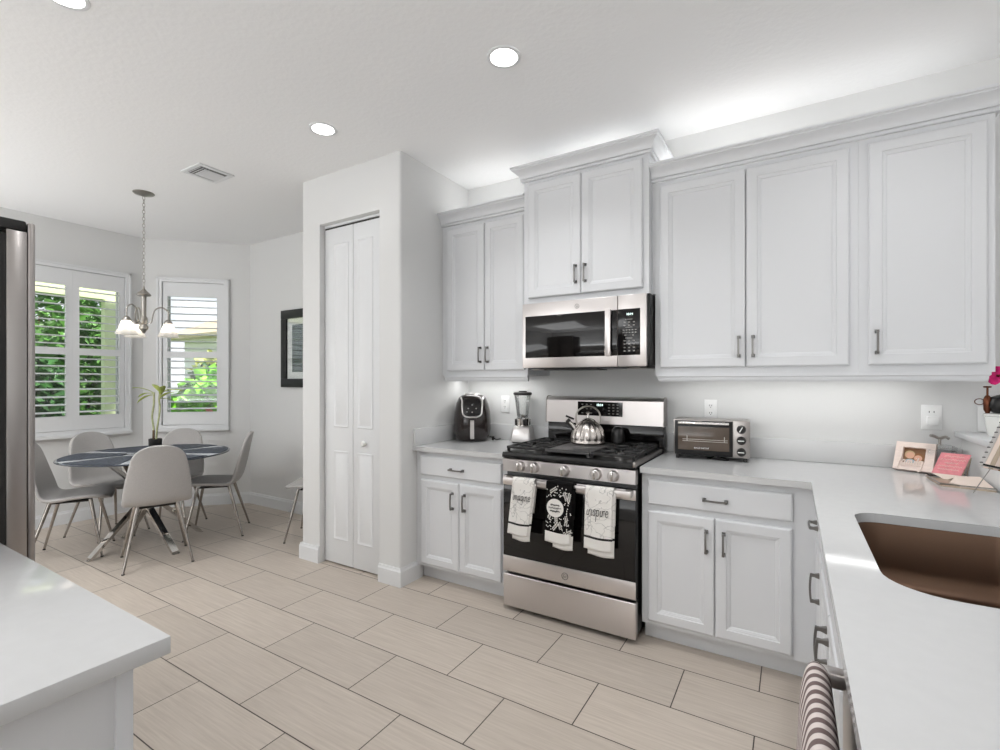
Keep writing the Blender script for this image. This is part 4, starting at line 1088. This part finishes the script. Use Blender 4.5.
foot = tuple(C0+cu_*0.135+Vector((0, 0.075, -0.003)))
for p, q in ((CP(0.1, 0.115, -0.003), foot), (CP(0.1, 0.022, -0.003), foot), (CP(0.1, 0.022, -0.003), CP(0.1, 0.115, -0.003)), (CP(0.055, -0.006, -0.002), CP(0.1, 0.022, -0.003))): b.tube([p, q], 0.0018, 6)
b.build('wire_frame', 'tan', cs)

# tray with open mail, and the spiral recipe book on it
ty = thing('tray', 'shallow metal-rimmed tray holding papers at the right edge of the counter', 'tray', (0.60, 2.70, CT))
tp = [(0.517, 2.86), (0.525, 2.655), (0.682, 2.615), (0.684, 2.845)]
b = MB(); b.prism(tp, CT+0.0002, CT+0.005); b.build('base', 'tan', ty, smooth=False)
b = MB(); b.tube([(x, y, CT+0.011) for x, y in tp], 0.004, 8, closed=True); b.build('rim', 'nickel', ty)
pp = thing('envelope', 'white open envelope with a copper lining lying on the tray', 'envelope', (0.61, 2.70, CT+0.008))
b = MB(); b.prism([(0.560, 2.70), (0.585, 2.640), (0.676, 2.625), (0.676, 2.80), (0.60, 2.80)], CT+0.0052, CT+0.010); b.build('pocket', 'paper', pp, smooth=False)
b = MB(); b.ring_loft([[(0.562, 2.695, CT+0.011), (0.588, 2.642, CT+0.012), (0.678, 2.628, CT+0.013), (0.678, 2.79, CT+0.030), (0.60, 2.79, CT+0.026)], [(0.562, 2.695, CT+0.0125), (0.588, 2.642, CT+0.0135), (0.678, 2.628, CT+0.0145), (0.678, 2.79, CT+0.0315), (0.60, 2.79, CT+0.0275)]]); b.build('flap', 'cream', pp, smooth=False)
b = MB(); b.box(0.60, 0.677, 2.6385, 2.6430, CT+0.0102, CT+0.012, 0.0); b.build('lining', 'copper', pp, smooth=False)

rb = thing('recipe_book', 'spiral-bound recipe book with fanned pages tilted on a wire easel', 'book', (0.62, 2.40, CT))
N0 = Vector((0.5825, 2.40, 1.036))
bu = (Vector((0.855, 0.519, 0))*0.80-Vector((-0.519, 0.855, 0))*0.52-Vector((0, 0, 0.05))).normalized(); bv = (Vector((0.855, 0.519, 0))*0.60+Vector((-0.519, 0.855, 0))*0.1+Vector((0, 0, 1))).normalized(); bw = bu.cross(bv).normalized()
NP = lambda u, v, w: tuple(N0+bu*u+bv*v+bw*w)
for k in range(6):
    s_ = k/5; b = MB(); w0 = -0.022+0.040*s_; uu = 0.0+0.011*k
    rings = []
    for w in (0, 0.0035):
        rings.append([tuple(N0+bu*(uu+u)+bv*(v*(1-0.04*k))+bw*(w0+w+0.02*s_*v/0.19)+Vector((0, 0, -0.004*k))) for u, v in ((0, 0), (0.12, -0.02), (0.12, 0.17), (0, 0.19))])
    b.ring_loft(rings); b.build('page' if k < 4 else 'cover', ('silver_pl', 'cream', 'tan', 'paper', 'brown', 'brown')[k], rb, smooth=False)
b = MB()
for k in range(9):
    c = N0+bv*(0.012+0.021*k)
    b.tube([tuple(c+bu*0.004*math.cos(2*PI*i/10)+bw*0.005*math.sin(2*PI*i/10)) for i in range(10)], 0.0011, 5, closed=True)
b.build('spiral', 'rubber', rb)
b = MB(); b.tube([NP(0.004, -0.002, 0.021), NP(0.165, -0.028, 0.021)], 0.0034, 8); b.build('bottom_edge', 'rubber', rb)
b = MB()
b.tube([NP(0.03, -0.010, 0.0), (0.60, 2.55, CT+0.003)], 0.0015, 6); b.tube([NP(0.105, -0.022, 0.0), (0.675, 2.40, CT+0.003)], 0.0015, 6); b.tube([NP(0.0, -0.006, 0.02), NP(0.112, -0.024, 0.02)], 0.0015, 6)
b.build('easel', 'nickel', rb)

# ledge: white planter, plant mister, orchid flower
LZ = 1.1003
cn_ = thing('canister', 'white ceramic canister under the black plant mister on the raised ledge', 'canister', (0.815, 2.93, LZ))
KC = Vector((0.788, 2.93, LZ))
b = MB(); b.lathe([(0.0, 0.0), (0.050, 0.0), (0.053, 0.004), (0.062, 0.082), (0.060, 0.086), (0.0, 0.086)], KC, 32); b.build('pot', 'ceramic', cn_)
b = MB(); b.lathe([(0.0, 0.0995), (0.060, 0.0995), (0.065, 0.097), (0.065, 0.089), (0.061, 0.0865), (0.0, 0.0865)], KC, 32); b.build('lid', 'ceramic', cn_)
ms = thing('plant_mister', 'black round plant mister with a copper pump on top of the white canister', 'plant mister', (0.815, 2.93, LZ+0.1))
mz = LZ+0.0998
tc_ = Vector((0.784, 2.93, mz))
b = MB(); b.lathe([(0.0, 0.0), (0.026, 0.0), (0.042, 0.010), (0.051, 0.028), (0.050, 0.050), (0.040, 0.070), (0.018, 0.080), (0.0, 0.081)], tc_, 28); b.build('tank', 'black', ms)
mc = Vector((tc_.x-0.050, tc_.y-0.004, mz-0.006))
b = MB(); b.lathe([(0.0, 0.0), (0.006, 0.001), (0.008, 0.010), (0.013, 0.020), (0.015, 0.062), (0.010, 0.078), (0.006, 0.084)], mc, 16); b.tube([tuple(mc+Vector((0, 0, 0.05))), tuple(tc_+Vector((-0.03, 0, 0.05)))], 0.007, 10); b.build('pump', 'copper', ms)
b = MB(); b.cyl(tuple(mc+Vector((0, 0, 0.08))), tuple(mc+Vector((0, 0, 0.118))), 0.0040, seg=10); b.lathe([(0.0, 0.126), (0.012, 0.125), (0.0145, 0.122), (0.012, 0.118), (0.0, 0.117)], mc, 18); b.build('plunger', 'copper', ms)
b = MB(); b.tube([(mc.x-0.026+0.016*math.cos(2*PI*k/16), mc.y-0.002, mz+0.050+0.013*math.sin(2*PI*k/16)) for k in range(16)], 0.0020, 6, closed=True); b.build('trigger_loop', 'copper', ms)
b = MB(); b.tube(catmull([tuple(tc_+Vector((-0.01, 0.0, 0.078))), tuple(tc_+Vector((0.01, 0, 0.096))), tuple(tc_+Vector((0.045, 0, 0.092))), tuple(tc_+Vector((0.050, 0, 0.04)))], 4), 0.003, 6); b.build('carry_handle', 'copper', ms)
op = thing('potted_flower', 'magenta flower arching in at the right edge beside the wall cabinet', 'potted plant', (0.875, 2.70, LZ))
OC = Vector((0.868, 2.66, LZ))
b = MB(); b.lathe([(0.0, 0.0), (0.040, 0.0), (0.043, 0.003), (0.055, 0.085), (0.058, 0.09), (0.052, 0.09), (0.048, 0.078), (0.0, 0.076)], OC, 28); b.build('pot', 'ceramic', op)
fc = Vector((0.741, 2.82, LZ+0.262))
st = catmull([tuple(OC+Vector((0, 0, 0.07))), tuple(OC+Vector((0.02, 0.03, 0.18))), tuple(OC+Vector((0.0, 0.08, 0.285))), (0.79, 2.80, LZ+0.295), tuple(fc+Vector((0.012, 0.004, 0.004)))], 5)
b = MB(); b.tube(st, 0.003, 6); b.build('stem', 'leafgreen', op)
b = MB(); ax = Vector((-0.35, -0.92, 0.1)).normalized(); e1 = ax.orthogonal().normalized(); e2 = ax.cross(e1)
for k in range(5):
    a = 2*PI*k/5+0.3; d = e1*math.cos(a)+e2*math.sin(a); n_ = e1*-math.sin(a)+e2*math.cos(a)
    ring = [(0, 0), (0.3, 0.30), (0.65, 0.44), (0.95, 0.30), (1.02, 0.0), (0.95, -0.30), (0.65, -0.44), (0.3, -0.30)]
    vs = [fc+d*u*0.040+n_*v*0.040+ax*(0.012*u*u+(0.004 if abs(v) > 0.2 else 0)) for u, v in ring]
    b.ring_loft([[tuple(v) for v in vs], [tuple(v-ax*0.0015) for v in vs]])
fl_ = b.build('flower', 'magenta', op)
b = MB(); b.lathe([(0.0, 0.006), (0.005, 0.005), (0.007, 0.0), (0.0, -0.006)], fc+ax*0.004, 10); b.build('flower_heart', 'copper', fl_)
for a, L_ in ((0.4, 0.16), (2.2, 0.12), (4.2, 0.14)):
    d = Vector((math.cos(a), math.sin(a), 0)); n_ = Vector((-d.y, d.x, 0)); rows = []
    for i in range(7):
        t_ = i/6; c = OC+Vector((0, 0, 0.076))+d*L_*t_*0.7+Vector((0, 0, 0.10*t_-0.09*t_*t_)); w_ = 0.02*math.sin(PI*min(1, t_*0.9+0.08))
        rows.append([tuple(c+n_*w_*s_+Vector((0, 0, abs(s_)*0.006))) for s_ in (-1, -0.5, 0, 0.5, 1)])
    b = MB(); b.grid(rows); b.build('leaf', 'leafgreen', op, mods=[('SOLIDIFY', dict(thickness=0.002))])

# ------------------------------------------------------------------ recessed lamps, ceiling vent
def downlight(x, y, label, watts):
    t_ = thing('recessed_light', label, 'ceiling light', (x, y, ZC), 'recessed ceiling lights')
    b = MB(); b.lathe([(0.080, -0.0005), (0.079, -0.004), (0.072, -0.006), (0.063, -0.004)], (x, y, ZC), 40); b.build('trim_ring', 'trim', t_)
    b = MB(); b.lathe([(0.0, -0.0025), (0.064, -0.0025)], (x, y, ZC), 40); b.build('lens', 'lens', t_)
    light('AREA', 'downlight', (x, y, ZC-0.012), watts, (0.98, 0.99, 1.0), (0, 0, 0), 0.14, shape='DISK', spread=2.1)
downlight(-1.146, 1.924, 'round recessed ceiling light above the aisle in front of the range', 2.6)
downlight(-2.396, 1.913, 'round recessed ceiling light in front of the pantry door', 0.3)
downlight(-2.428, 0.725, 'round recessed ceiling light cut off by the top edge near the fridge', 0.9)
vt = thing('ceiling_vent', 'square white ceiling air vent near the chandelier', 'vent', (-3.615, 1.885, ZC))
vx, vy, vh = -3.615, 1.885, 0.125
b = MB()
for q in ((-vh, vh, -vh, -vh+0.03), (-vh, vh, vh-0.03, vh), (-vh, -vh+0.03, -vh+0.03, vh-0.03), (vh-0.03, vh, -vh+0.03, vh-0.03)): b.box(vx+q[0], vx+q[1], vy+q[2], vy+q[3], ZC-0.009, ZC-0.0005, 0.002)
b.build('frame', 'trim', vt)
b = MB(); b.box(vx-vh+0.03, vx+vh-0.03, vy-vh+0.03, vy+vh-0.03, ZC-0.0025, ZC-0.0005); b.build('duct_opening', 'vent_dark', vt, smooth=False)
b = MB()
for i in range(4):
    y = vy-0.088+0.019*i; b.box(-0.085, 0.085, -0.007, 0.007, -0.0012, 0.0012, 0, 2, Matrix.Translation((vx-0.01, y, ZC-0.008)) @ Matrix.Rotation(0.75, 4, 'X'))
for i in range(5):
    x = vx-0.06+0.026*i; b.box(-0.010, 0.010, -0.085, 0.055, -0.0012, 0.0012, 0, 2, Matrix.Translation((x, vy+0.035, ZC-0.008)) @ Matrix.Rotation(-0.5, 4, 'Y'))
b.build('slats', 'trim', vt, smooth=False)

# ------------------------------------------------------------------ chandelier
CHX, CHY = -4.437, 1.819
ch = thing('chandelier', 'brushed nickel three-arm chandelier with white glass bell shades', 'chandelier', (CHX, CHY, ZC))
cc = (CHX, CHY, 0)
b = MB(); b.lathe([(0.0, ZC-0.026), (0.018, ZC-0.026), (0.03, ZC-0.020), (0.066, ZC-0.010), (0.073, ZC-0.004), (0.073, ZC-0.0005), (0.0, ZC-0.0005)], cc, 32); b.build('canopy', 'lampmetal', ch)
b = MB(); z = ZC-0.03; k = 0
while z > 2.105:
    L_, w_ = 0.017, 0.0085; px = 1 if k % 2 else 0
    pts = [(CHX+(w_*math.sin(2*PI*i/12) if px else 0), CHY+(0 if px else w_*math.sin(2*PI*i/12)), z-0.012+L_*math.cos(2*PI*i/12)) for i in range(12)]
    b.tube(pts, 0.0021, 5, closed=True); z -= 0.0275; k += 1
b.build('chain', 'lampmetal', ch)
b = MB(); b.lathe([(0.0, 2.105), (0.006, 2.10), (0.008, 2.080), (0.022, 2.064), (0.044, 2.042), (0.050, 2.032), (0.044, 2.024), (0.020, 2.020), (0.018, 2.012), (0.017, 1.862), (0.022, 1.855), (0.026, 1.848), (0.026, 1.82), (0.018, 1.80), (0.032, 1.778), (0.031, 1.758), (0.016, 1.742), (0.010, 1.728), (0.0, 1.722)], cc, 28); b.build('column', 'lampmetal', ch)
rt = Vector((math.cos(math.radians(31.24)), math.sin(math.radians(31.24)), 0)); th0 = math.radians(67.8-10.5)
for k in range(3):
    a = th0+2*PI*k/3; d = Vector((math.cos(a), math.sin(a), 0)); o = Vector(cc)+Vector((0, 0, 0.012))
    pt = lambda r, z: tuple(o+d*r+Vector((0, 0, z)))
    b = MB(); b.tube(catmull([pt(0.02, 1.79), pt(0.048, 1.80), pt(0.058, 1.85), pt(0.075, 1.905), pt(0.118, 1.926), pt(0.160, 1.895), pt(0.163, 1.845), pt(0.163, 1.82)], 5), 0.0055, 8); am = b.build('arm', 'lampmetal', ch)
    sc = o+d*0.163
    b = MB(); b.lathe([(0.006, 1.832), (0.016, 1.826), (0.030, 1.806), (0.031, 1.792)], sc, 22); b.build('socket_cup', 'lampmetal', am)
    b = MB(); b.lathe([(0.026, 1.800), (0.034, 1.786), (0.043, 1.760), (0.054, 1.730), (0.068, 1.702), (0.075, 1.690), (0.072, 1.691), (0.051, 1.728), (0.040, 1.758), (0.030, 1.784)], sc, 40, ripple=lambda a_, z_: 0.05*math.cos(8*a_)*max(0, (1.735-z_)/0.035)); b.build('shade', 'frosted', am, ang=80)
    b = MB(); b.lathe([(0.0, 1.718), (0.012, 1.722), (0.019, 1.738), (0.016, 1.756), (0.010, 1.775)], sc, 16); b.build('bulb', 'bulb', am)

# ------------------------------------------------------------------ dining table
TX, TY, TZ = -4.50, 1.885, 0.75
tb = thing('dining_table', 'round dark glass dining table on crossed chrome legs', 'table', (TX, TY, 0))
b = MB(); b.lathe([(0.0, TZ-0.012), (0.572, TZ-0.012), (0.578, TZ-0.009), (0.578, TZ-0.003), (0.574, TZ), (0.0, TZ)], (TX, TY, 0), 72); tt = b.build('table_top', 'tabletop', tb)
M['starglass'] = M['mat_pale']
b = MB()
for k in range(6):   # pale inlaid rays of the printed glass
    a = 0.45+k*PI/3; 
    pts = [(TX, TY)]+[(TX+0.565*math.cos(a+s_), TY+0.565*math.sin(a+s_)) for s_ in (-0.16, -0.08, 0, 0.08, 0.16)]
    b.prism(pts, TZ-0.002, TZ+0.0006)
b.build('pale_rays', 'mat_pale', tt, smooth=False)
for k in range(4):
    a = math.radians(8)+k*PI/2
    d = Vector((math.cos(a), math.sin(a), 0)); n_ = Vector((-d.y, d.x, 0)); o = Vector((TX, TY, 0))
    off = n_*-0.045
    rings = []
    for r_, z in ((0.405, 0.0), (0.390, 0.012), (-0.33, 0.728), (-0.345, 0.737)):
        c = o+d*r_+off+Vector((0, 0, z)); hw, ht = 0.025, 0.011
        dirn = Vector((0, 0, 1)) if z < 0.005 or z > 0.73 else Vector((-d.x*0.72, -d.y*0.72, 0.69)); t2_ = Vector((-d.x*0.69, -d.y*0.69, -0.72))
        t2_ = d if z < 0.005 or z > 0.73 else t2_
        rings.append([tuple(c+n_*s0*hw+t2_*s1*ht) for s0, s1 in ((-1, -1), (1, -1), (1, 1), (-1, 1))])
    b = MB(); b.ring_loft(rings); b.build('leg', 'chrome', tb, smooth=False)
b = MB(); b.box(TX-0.22, TX+0.22, TY-0.22, TY+0.22, TZ-0.0135, TZ-0.0122); b.build('top_plate', 'nickel', tb, smooth=False)
WA = [0.45+PI/6+k*PI/3 for k in range(6)]
for k, a in enumerate(WA):
    poly = [(TX+r_*math.cos(a+s_), TY+r_*math.sin(a+s_)) for r_, s_ in ((0.17, -0.40), (0.57, -0.42))]
    arc = [(TX+0.560*math.cos(a+s_), TY+0.560*math.sin(a+s_)) for s_ in [-0.40+0.80*i/10 for i in range(11)]]
    inn = [(TX+0.17*math.cos(a+s_), TY+0.17*math.sin(a+s_)) for s_ in (0.34, 0.17, 0, -0.17, -0.34)]
    b = MB(); b.prism(arc+inn, TZ+0.001, TZ+0.0045)
    where = ['in front of the right-hand profile chair', 'in front of the chair under the narrow window', 'in front of the chair under the wide window', 'in front of the chair beside the fridge', 'at the near table edge between two chairs', 'in front of the chair with its back turned'][k]
    tag(b.build('placemat', 'mat_dark', None, smooth=False), 'charcoal wedge placemat '+where, 'placemat', 'wedge placemats on the table')
# lucky bamboo in a black pot
pl = thing('potted_plant', 'slender two-stemmed plant in a black pot on the dining table', 'potted plant', (TX+0.03, TY+0.03, TZ))
PC = Vector((TX+0.03, TY+0.03, TZ+0.0008))
b = MB(); b.lathe([(0.0, 0), (0.042, 0), (0.044, 0.003), (0.047, 0.118), (0.044, 0.120), (0.040, 0.108), (0.0, 0.106)], PC, 32); b.build('pot', 'blackplastic', pl)
random.seed(4)
V_ = Vector((math.cos(math.radians(31.24)), math.sin(math.radians(31.24)), 0)); Wd = Vector((-V_.y, V_.x, 0))
for pts, lf in (([(0.0, 0.09), (0.0, 0.2), (-0.012, 0.30), (0.002, 0.40), (0.002, 0.50)], 1), ([(0.02, 0.09), (0.028, 0.2), (0.045, 0.30), (0.052, 0.38), (0.045, 0.44), (0.055, 0.50)], 2)):
    P3 = [tuple(PC+V_*(u-0.014)+Vector((0, 0, z))) for u, z in pts]
    b = MB(); b.tube(catmull(P3, 5), 0.0075, 9); sm = b.build('stem', 'cane', pl)
    if lf == 1:
        b = MB(); b.tube([P3[0], tuple(Vector(P3[0])+Vector((0, 0, 0.1)))], 0.0095, 8); b.build('dark_cane', 'bark', sm)
    tip = Vector(P3[-1])
    for (du, dv, rise, L_) in (((-0.9, 0.2, 0.25, 0.16), (-0.7, -0.5, 0.75, 0.14), (-1.0, 0.1, 0.0, 0.15)) if lf == 1 else ((0.85, 0.1, 0.55, 0.17), (-0.5, 0.3, 0.9, 0.14), (0.4, -0.4, 0.95, 0.15), (0.55, 0.6, 0.2, 0.10), (0.9, -0.2, 0.8, 0.13))):
        d = (V_*du+Wd*dv).normalized(); side = Vector((-d.y, d.x, 0)); rows = []
        st_ = tip-Vector((0, 0, random.uniform(0.0, 0.06)))
        for i in range(8):
            t_ = i/7; L_ *= 1.0; c = st_+d*L_*t_*1.0+Vector((0, 0, L_*(rise*t_-0.45*t_*t_))); w_ = 0.022*math.sin(PI*(0.06+0.94*t_))**0.8
            rows.append([tuple(c+side*w_*s_+Vector((0, 0, abs(s_)*0.004))) for s_ in (-1, 0, 1)])
        b = MB(); b.grid(rows); b.build('leaf', 'leaf', sm, mods=[('SOLIDIFY', dict(thickness=0.0015))])

# ------------------------------------------------------------------ dining chairs
def make_chair():
    root = thing('dining_chair', 'x', 'chair', (0, 0, 0), 'grey upholstered dining chairs')
    ctrl = [(0.228, 0.418), (0.230, 0.436), (0.205, 0.452), (0.10, 0.454), (-0.04, 0.444), (-0.125, 0.448), (-0.172, 0.476), (-0.200, 0.545), (-0.222, 0.64), (-0.242, 0.74), (-0.260, 0.83), (-0.270, 0.884)]
    fine = catmull(ctrl, 12); acc = [0.0]
    for p, q in zip(fine, fine[1:]): acc.append(acc[-1]+math.dist(p, q))
    tot = acc[-1]
    def at(s_):
        d = s_*tot
        for i in range(len(fine)-1):
            if acc[i+1] >= d:
                k = (d-acc[i])/max(1e-9, acc[i+1]-acc[i]); return tuple(fine[i][m]+(fine[i+1][m]-fine[i][m])*k for m in (0, 1))
        return fine[-1]
    mid = [(0, 0.190), (0.15, 0.200), (0.35, 0.210), (0.50, 0.214), (0.62, 0.207), (0.74, 0.192), (0.86, 0.170), (1.0, 0.150)]
    def wid(s_):
        w_ = mid[-1][1]
        for (a, wa), (c, wc) in zip(mid, mid[1:]):
            if a <= s_ <= c: w_ = wa+(wc-wa)*(s_-a)/(c-a); break
        if s_ > 0.86: w_ *= max(0.0, 1-((s_-0.86)/0.14)**2.8)**(1/2.4)
        if s_ < 0.13: w_ *= max(0.0, 1-((0.13-s_)/0.13)**2.8)**(1/2.4)
        return max(w_, 0.03)
    ss = [0, 0.004, 0.015, 0.035, 0.07, 0.12, 0.18, 0.25, 0.32, 0.38, 0.43, 0.47, 0.51, 0.55, 0.60, 0.66, 0.72, 0.78, 0.84, 0.89, 0.93, 0.96, 0.98, 0.993, 1.0]
    rows = []
    for s_ in ss:
        fx_, z = at(s_); w_ = wid(s_); bend = max(0, min(1, (s_-0.30)/0.30)); row = []
        for j in range(13):
            t_ = -1+2*j/12; cup = (abs(t_)*w_/0.228)**2.2
            row.append((t_*w_, fx_+0.048*cup*bend, z+0.020*cup*(1-bend)*min(1, s_*8)))
        rows.append(row)
    b = MB(); b.grid(rows)
    b.build('seat_shell', 'fabric', root, ang=180, mods=[('SOLIDIFY', dict(thickness=0.030, offset=0)), ('SUBSURF', dict(levels=1, render_levels=2))])
    b = MB(); b.box(-0.11, 0.11, -0.10, 0.12, 0.414, 0.426, 0.003); b.build('seat_bracket', 'blackplastic', root)
    for sx in (-1, 1):
        for fy, fo in ((1, (0.150, 0.215)), (-1, (-0.125, -0.225))):
            top = (sx*0.120, fo[0]*0.86, 0.432); bot = (sx*0.205, fo[1], 0.006)
            b = MB(); b.tube([top, bot], [0.0135, 0.0080], 12); lg = b.build('leg', 'legmetal', root)
            b = MB(); b.cyl((bot[0], bot[1], 0.0), (bot[0], bot[1], 0.008), 0.0095, seg=12); b.build('foot_cap', 'rubber', lg)
    return root
spots = [((-4.80, 1.49), (0.50, 0.866), 'grey dining chair in profile at the left beside the fridge'),
         ((-5.165, 1.845), (0.97, 0.20), 'grey dining chair behind the left half of the table under the wide window'),
         ((-4.095, 1.765), (-0.94, 0.34), 'grey dining chair nearest the camera with its back turned'),
         ((-4.875, 2.225), (0.66, -0.72), 'grey dining chair behind the plant under the narrow window'),
         ((-4.375, 2.365), (-0.62, -0.785), 'grey dining chair in profile at the right side of the table'),
         ((-3.535, 2.775), (-0.82, -0.57), 'grey dining chair mostly hidden behind the pantry wall')]
proto = make_chair()
for i, ((x, y), (dx, dy), lab) in enumerate(spots):
    o = proto if i == 0 else copy_tree(proto)
    o['label'] = lab; o.location = (x, y, 0); o.rotation_euler = (0, 0, math.atan2(dy, dx)-PI/2)

# ------------------------------------------------------------------ framed picture in the nook
pw = thing('picture_frame', 'black framed print with a white mat on the nook wall', 'picture', (-4.13, BW, 1.67))
X0, X1, Z0, Z1 = -4.53, -3.73, 1.28, 2.07
b = MB(); fw_ = 0.088
for q in ((X0, X1, Z0, Z0+fw_), (X0, X1, Z1-fw_, Z1), (X0, X0+fw_, Z0+fw_, Z1-fw_), (X1-fw_, X1, Z0+fw_, Z1-fw_)): b.box(q[0], q[1], BW-0.032, BW-0.001, q[2], q[3], 0.004)
b.build('frame', 'frame_black', pw)
b = MB(); b.box(X0+fw_, X1-fw_, BW-0.014, BW-0.004, Z0+fw_, Z1-fw_); b.build('mat_board', 'matboard', pw, smooth=False)
b = MB(); b.box(X0+fw_+0.078, X1-fw_-0.078, BW-0.0155, BW-0.0142, Z0+fw_+0.066, Z1-fw_-0.066); pr = b.build('print', 'artprint', pw, smooth=False)
b = MB(); b.box(X0+fw_-0.002, X1-fw_+0.002, BW-0.021, BW-0.0205, Z0+fw_-0.002, Z1-fw_+0.002); b.build('glazing', 'picture_glass', pw, smooth=False)

# ------------------------------------------------------------------ outdoors, beyond the windows
b = MB(); b.box(-40, -6.06, -25, 30, -0.32, -0.20); struct('lawn', b, 'lawn')
b = MB(); b.box(-6.05, 14, -25, -4.21, -0.32, -0.16); struct('patio_ground', b, 'patio')
b = MB(); b.box(-6.70, -6.60, 2.325, 2.44, -0.2, 2.26, 0.004); pcn = b.build('porch_post', 'porch', None); tag(pcn, 'pale green porch post outside the wide window', 'post')
b = MB(); b.box(-6.83, -6.62, -1.0, 2.46, 2.262, 2.46, 0.004); tag(b.build('porch_beam', 'porch', None), 'pale green porch beam across the top of the wide window', 'beam')
def leaf_cloud(name, seed, c, rad, n, size, material, parent, flat=1.0):
    r_ = random.Random(seed); b = MB(); bm = b.bm
    for _ in range(n):
        while True:
            p = Vector((r_.uniform(-1, 1), r_.uniform(-1, 1), r_.uniform(-1, 1)))
            if 0.25 < p.length < 1: break
        p = p*(0.72+0.28*r_.random())/max(p.length, 0.3)*min(1, p.length*1.6)
        q = Vector((c[0]+p.x*rad[0], c[1]+p.y*rad[1], c[2]+p.z*rad[2]))
        d = Vector((r_.gauss(0, 1), r_.gauss(0, 1), r_.gauss(-0.2, 0.7))).normalized(); n_ = d.orthogonal().normalized(); n_.rotate(Matrix.Rotation(r_.uniform(0, 6.28), 3, d))
        L_ = size*r_.uniform(0.7, 1.3); w_ = L_*0.27*flat; up_ = d.cross(n_)
        v = [bm.verts.new(x) for x in (q, q+d*L_*0.5+n_*w_+up_*w_*0.25, q+d*L_, q+d*L_*0.5-n_*w_+up_*w_*0.25)]
        bm.faces.new(v)
    return b.build(name, material, parent, smooth=False, recalc=False)
def shrub(label, seed, c, rad, n, size, material, name='shrub', group='garden shrubs outside the windows', flowers=0, flat=1.0):
    t_ = thing(name, label, 'shrub', (c[0], c[1], -0.2), group)
    leaf_cloud('foliage', seed, c, rad, n, size, material, t_, flat)
    r_ = random.Random(seed)
    for k in range(3):
        a = 2.1*k; b = MB(); b.tube([(c[0]+0.05*math.cos(a), c[1]+0.05*math.sin(a), -0.2), (c[0]+0.3*rad[0]*math.cos(a), c[1]+0.3*rad[1]*math.sin(a), c[2])], [0.03, 0.015], 7); b.build('stem', 'bark', t_)
    for k in range(flowers):
        p = Vector((c[0]+rad[0]*r_.uniform(0.5, 0.9), c[1]-rad[1]*r_.uniform(0.0, 0.7), c[2]+rad[2]*r_.uniform(0.2, 0.8))); b = MB()
        for q in range(5):
            a = 2*PI*q/5; d = Vector((0.35, math.cos(a), math.sin(a))); s_ = Vector((0, -math.sin(a), math.cos(a)))
            b.quad(p, p+d*0.035+s_*0.02, p+d*0.06, p+d*0.035-s_*0.02)
        b.build('flower', 'petal_pink', t_, smooth=False)
    return t_
shrub('dark green hedge shrub at the foot of the wide window', 11, (-8.3, 1.85, 0.75), (0.7, 0.75, 1.15), 3600, 0.15, 'foliage_dark')
shrub('tall mid green shrub behind the wide window beside the fridge', 12, (-9.6, 3.05, 1.25), (0.65, 0.7, 1.15), 3600, 0.16, 'foliage')
shrub('leafy tree crown seen through the upper panes of the wide window', 13, (-14.5, 3.6, 3.0), (1.8, 1.5, 1.3), 2600, 0.22, 'foliage', name='tree')
shrub('rounded green shrub low behind the porch post', 14, (-9.2, 4.9, 0.7), (0.6, 0.5, 1.0), 2400, 0.16, 'foliage_dark')
shrub('bright lime shrub with broad leaves low in the narrow window', 15, (-7.55, 4.15, 0.75), (0.75, 0.62, 0.78), 1700, 0.21, 'foliage_lime', flowers=3, flat=1.5)
shrub('pale yellow-green shrub behind the lime one in the narrow window', 16, (-10.9, 6.2, 1.25), (1.0, 0.75, 0.85), 2200, 0.17, 'foliage_pale')
hs = thing('neighbour_house', 'neighbouring house with pale walls and a tan tiled roof in the narrow window', 'house', (-18.5, 13.6, -0.2))
b = MB(); b.box(-23, -15.5, 11.0, 18.0, -0.2, 3.3); b.build('wall', 'stucco', hs, smooth=False)
b = MB(); bmv = [(-23.6, 10.4, 3.3), (-14.9, 10.4, 3.3), (-14.9, 18.6, 3.3), (-23.6, 18.6, 3.3)]; tv = [(-20.6, 13.4, 5.0), (-17.9, 13.4, 5.0), (-17.9, 15.6, 5.0), (-20.6, 15.6, 5.0)]
b.ring_loft([[(x, y, z-0.15) for x, y, z in bmv], bmv, tv]); b.build('roof', 'rooftile', hs, smooth=False)
for y0, y1 in ((12.0, 13.2), (14.6, 15.8)):
    b = MB(); b.box(-15.5, -15.46, y0, y1, 0.8, 2.0); w_ = b.build('window', 'trim', hs, smooth=False)
    b = MB(); b.box(-15.459, -15.452, y0+0.08, y1-0.08, 0.88, 1.92); b.build('pane', 'blackglass', w_, smooth=False)
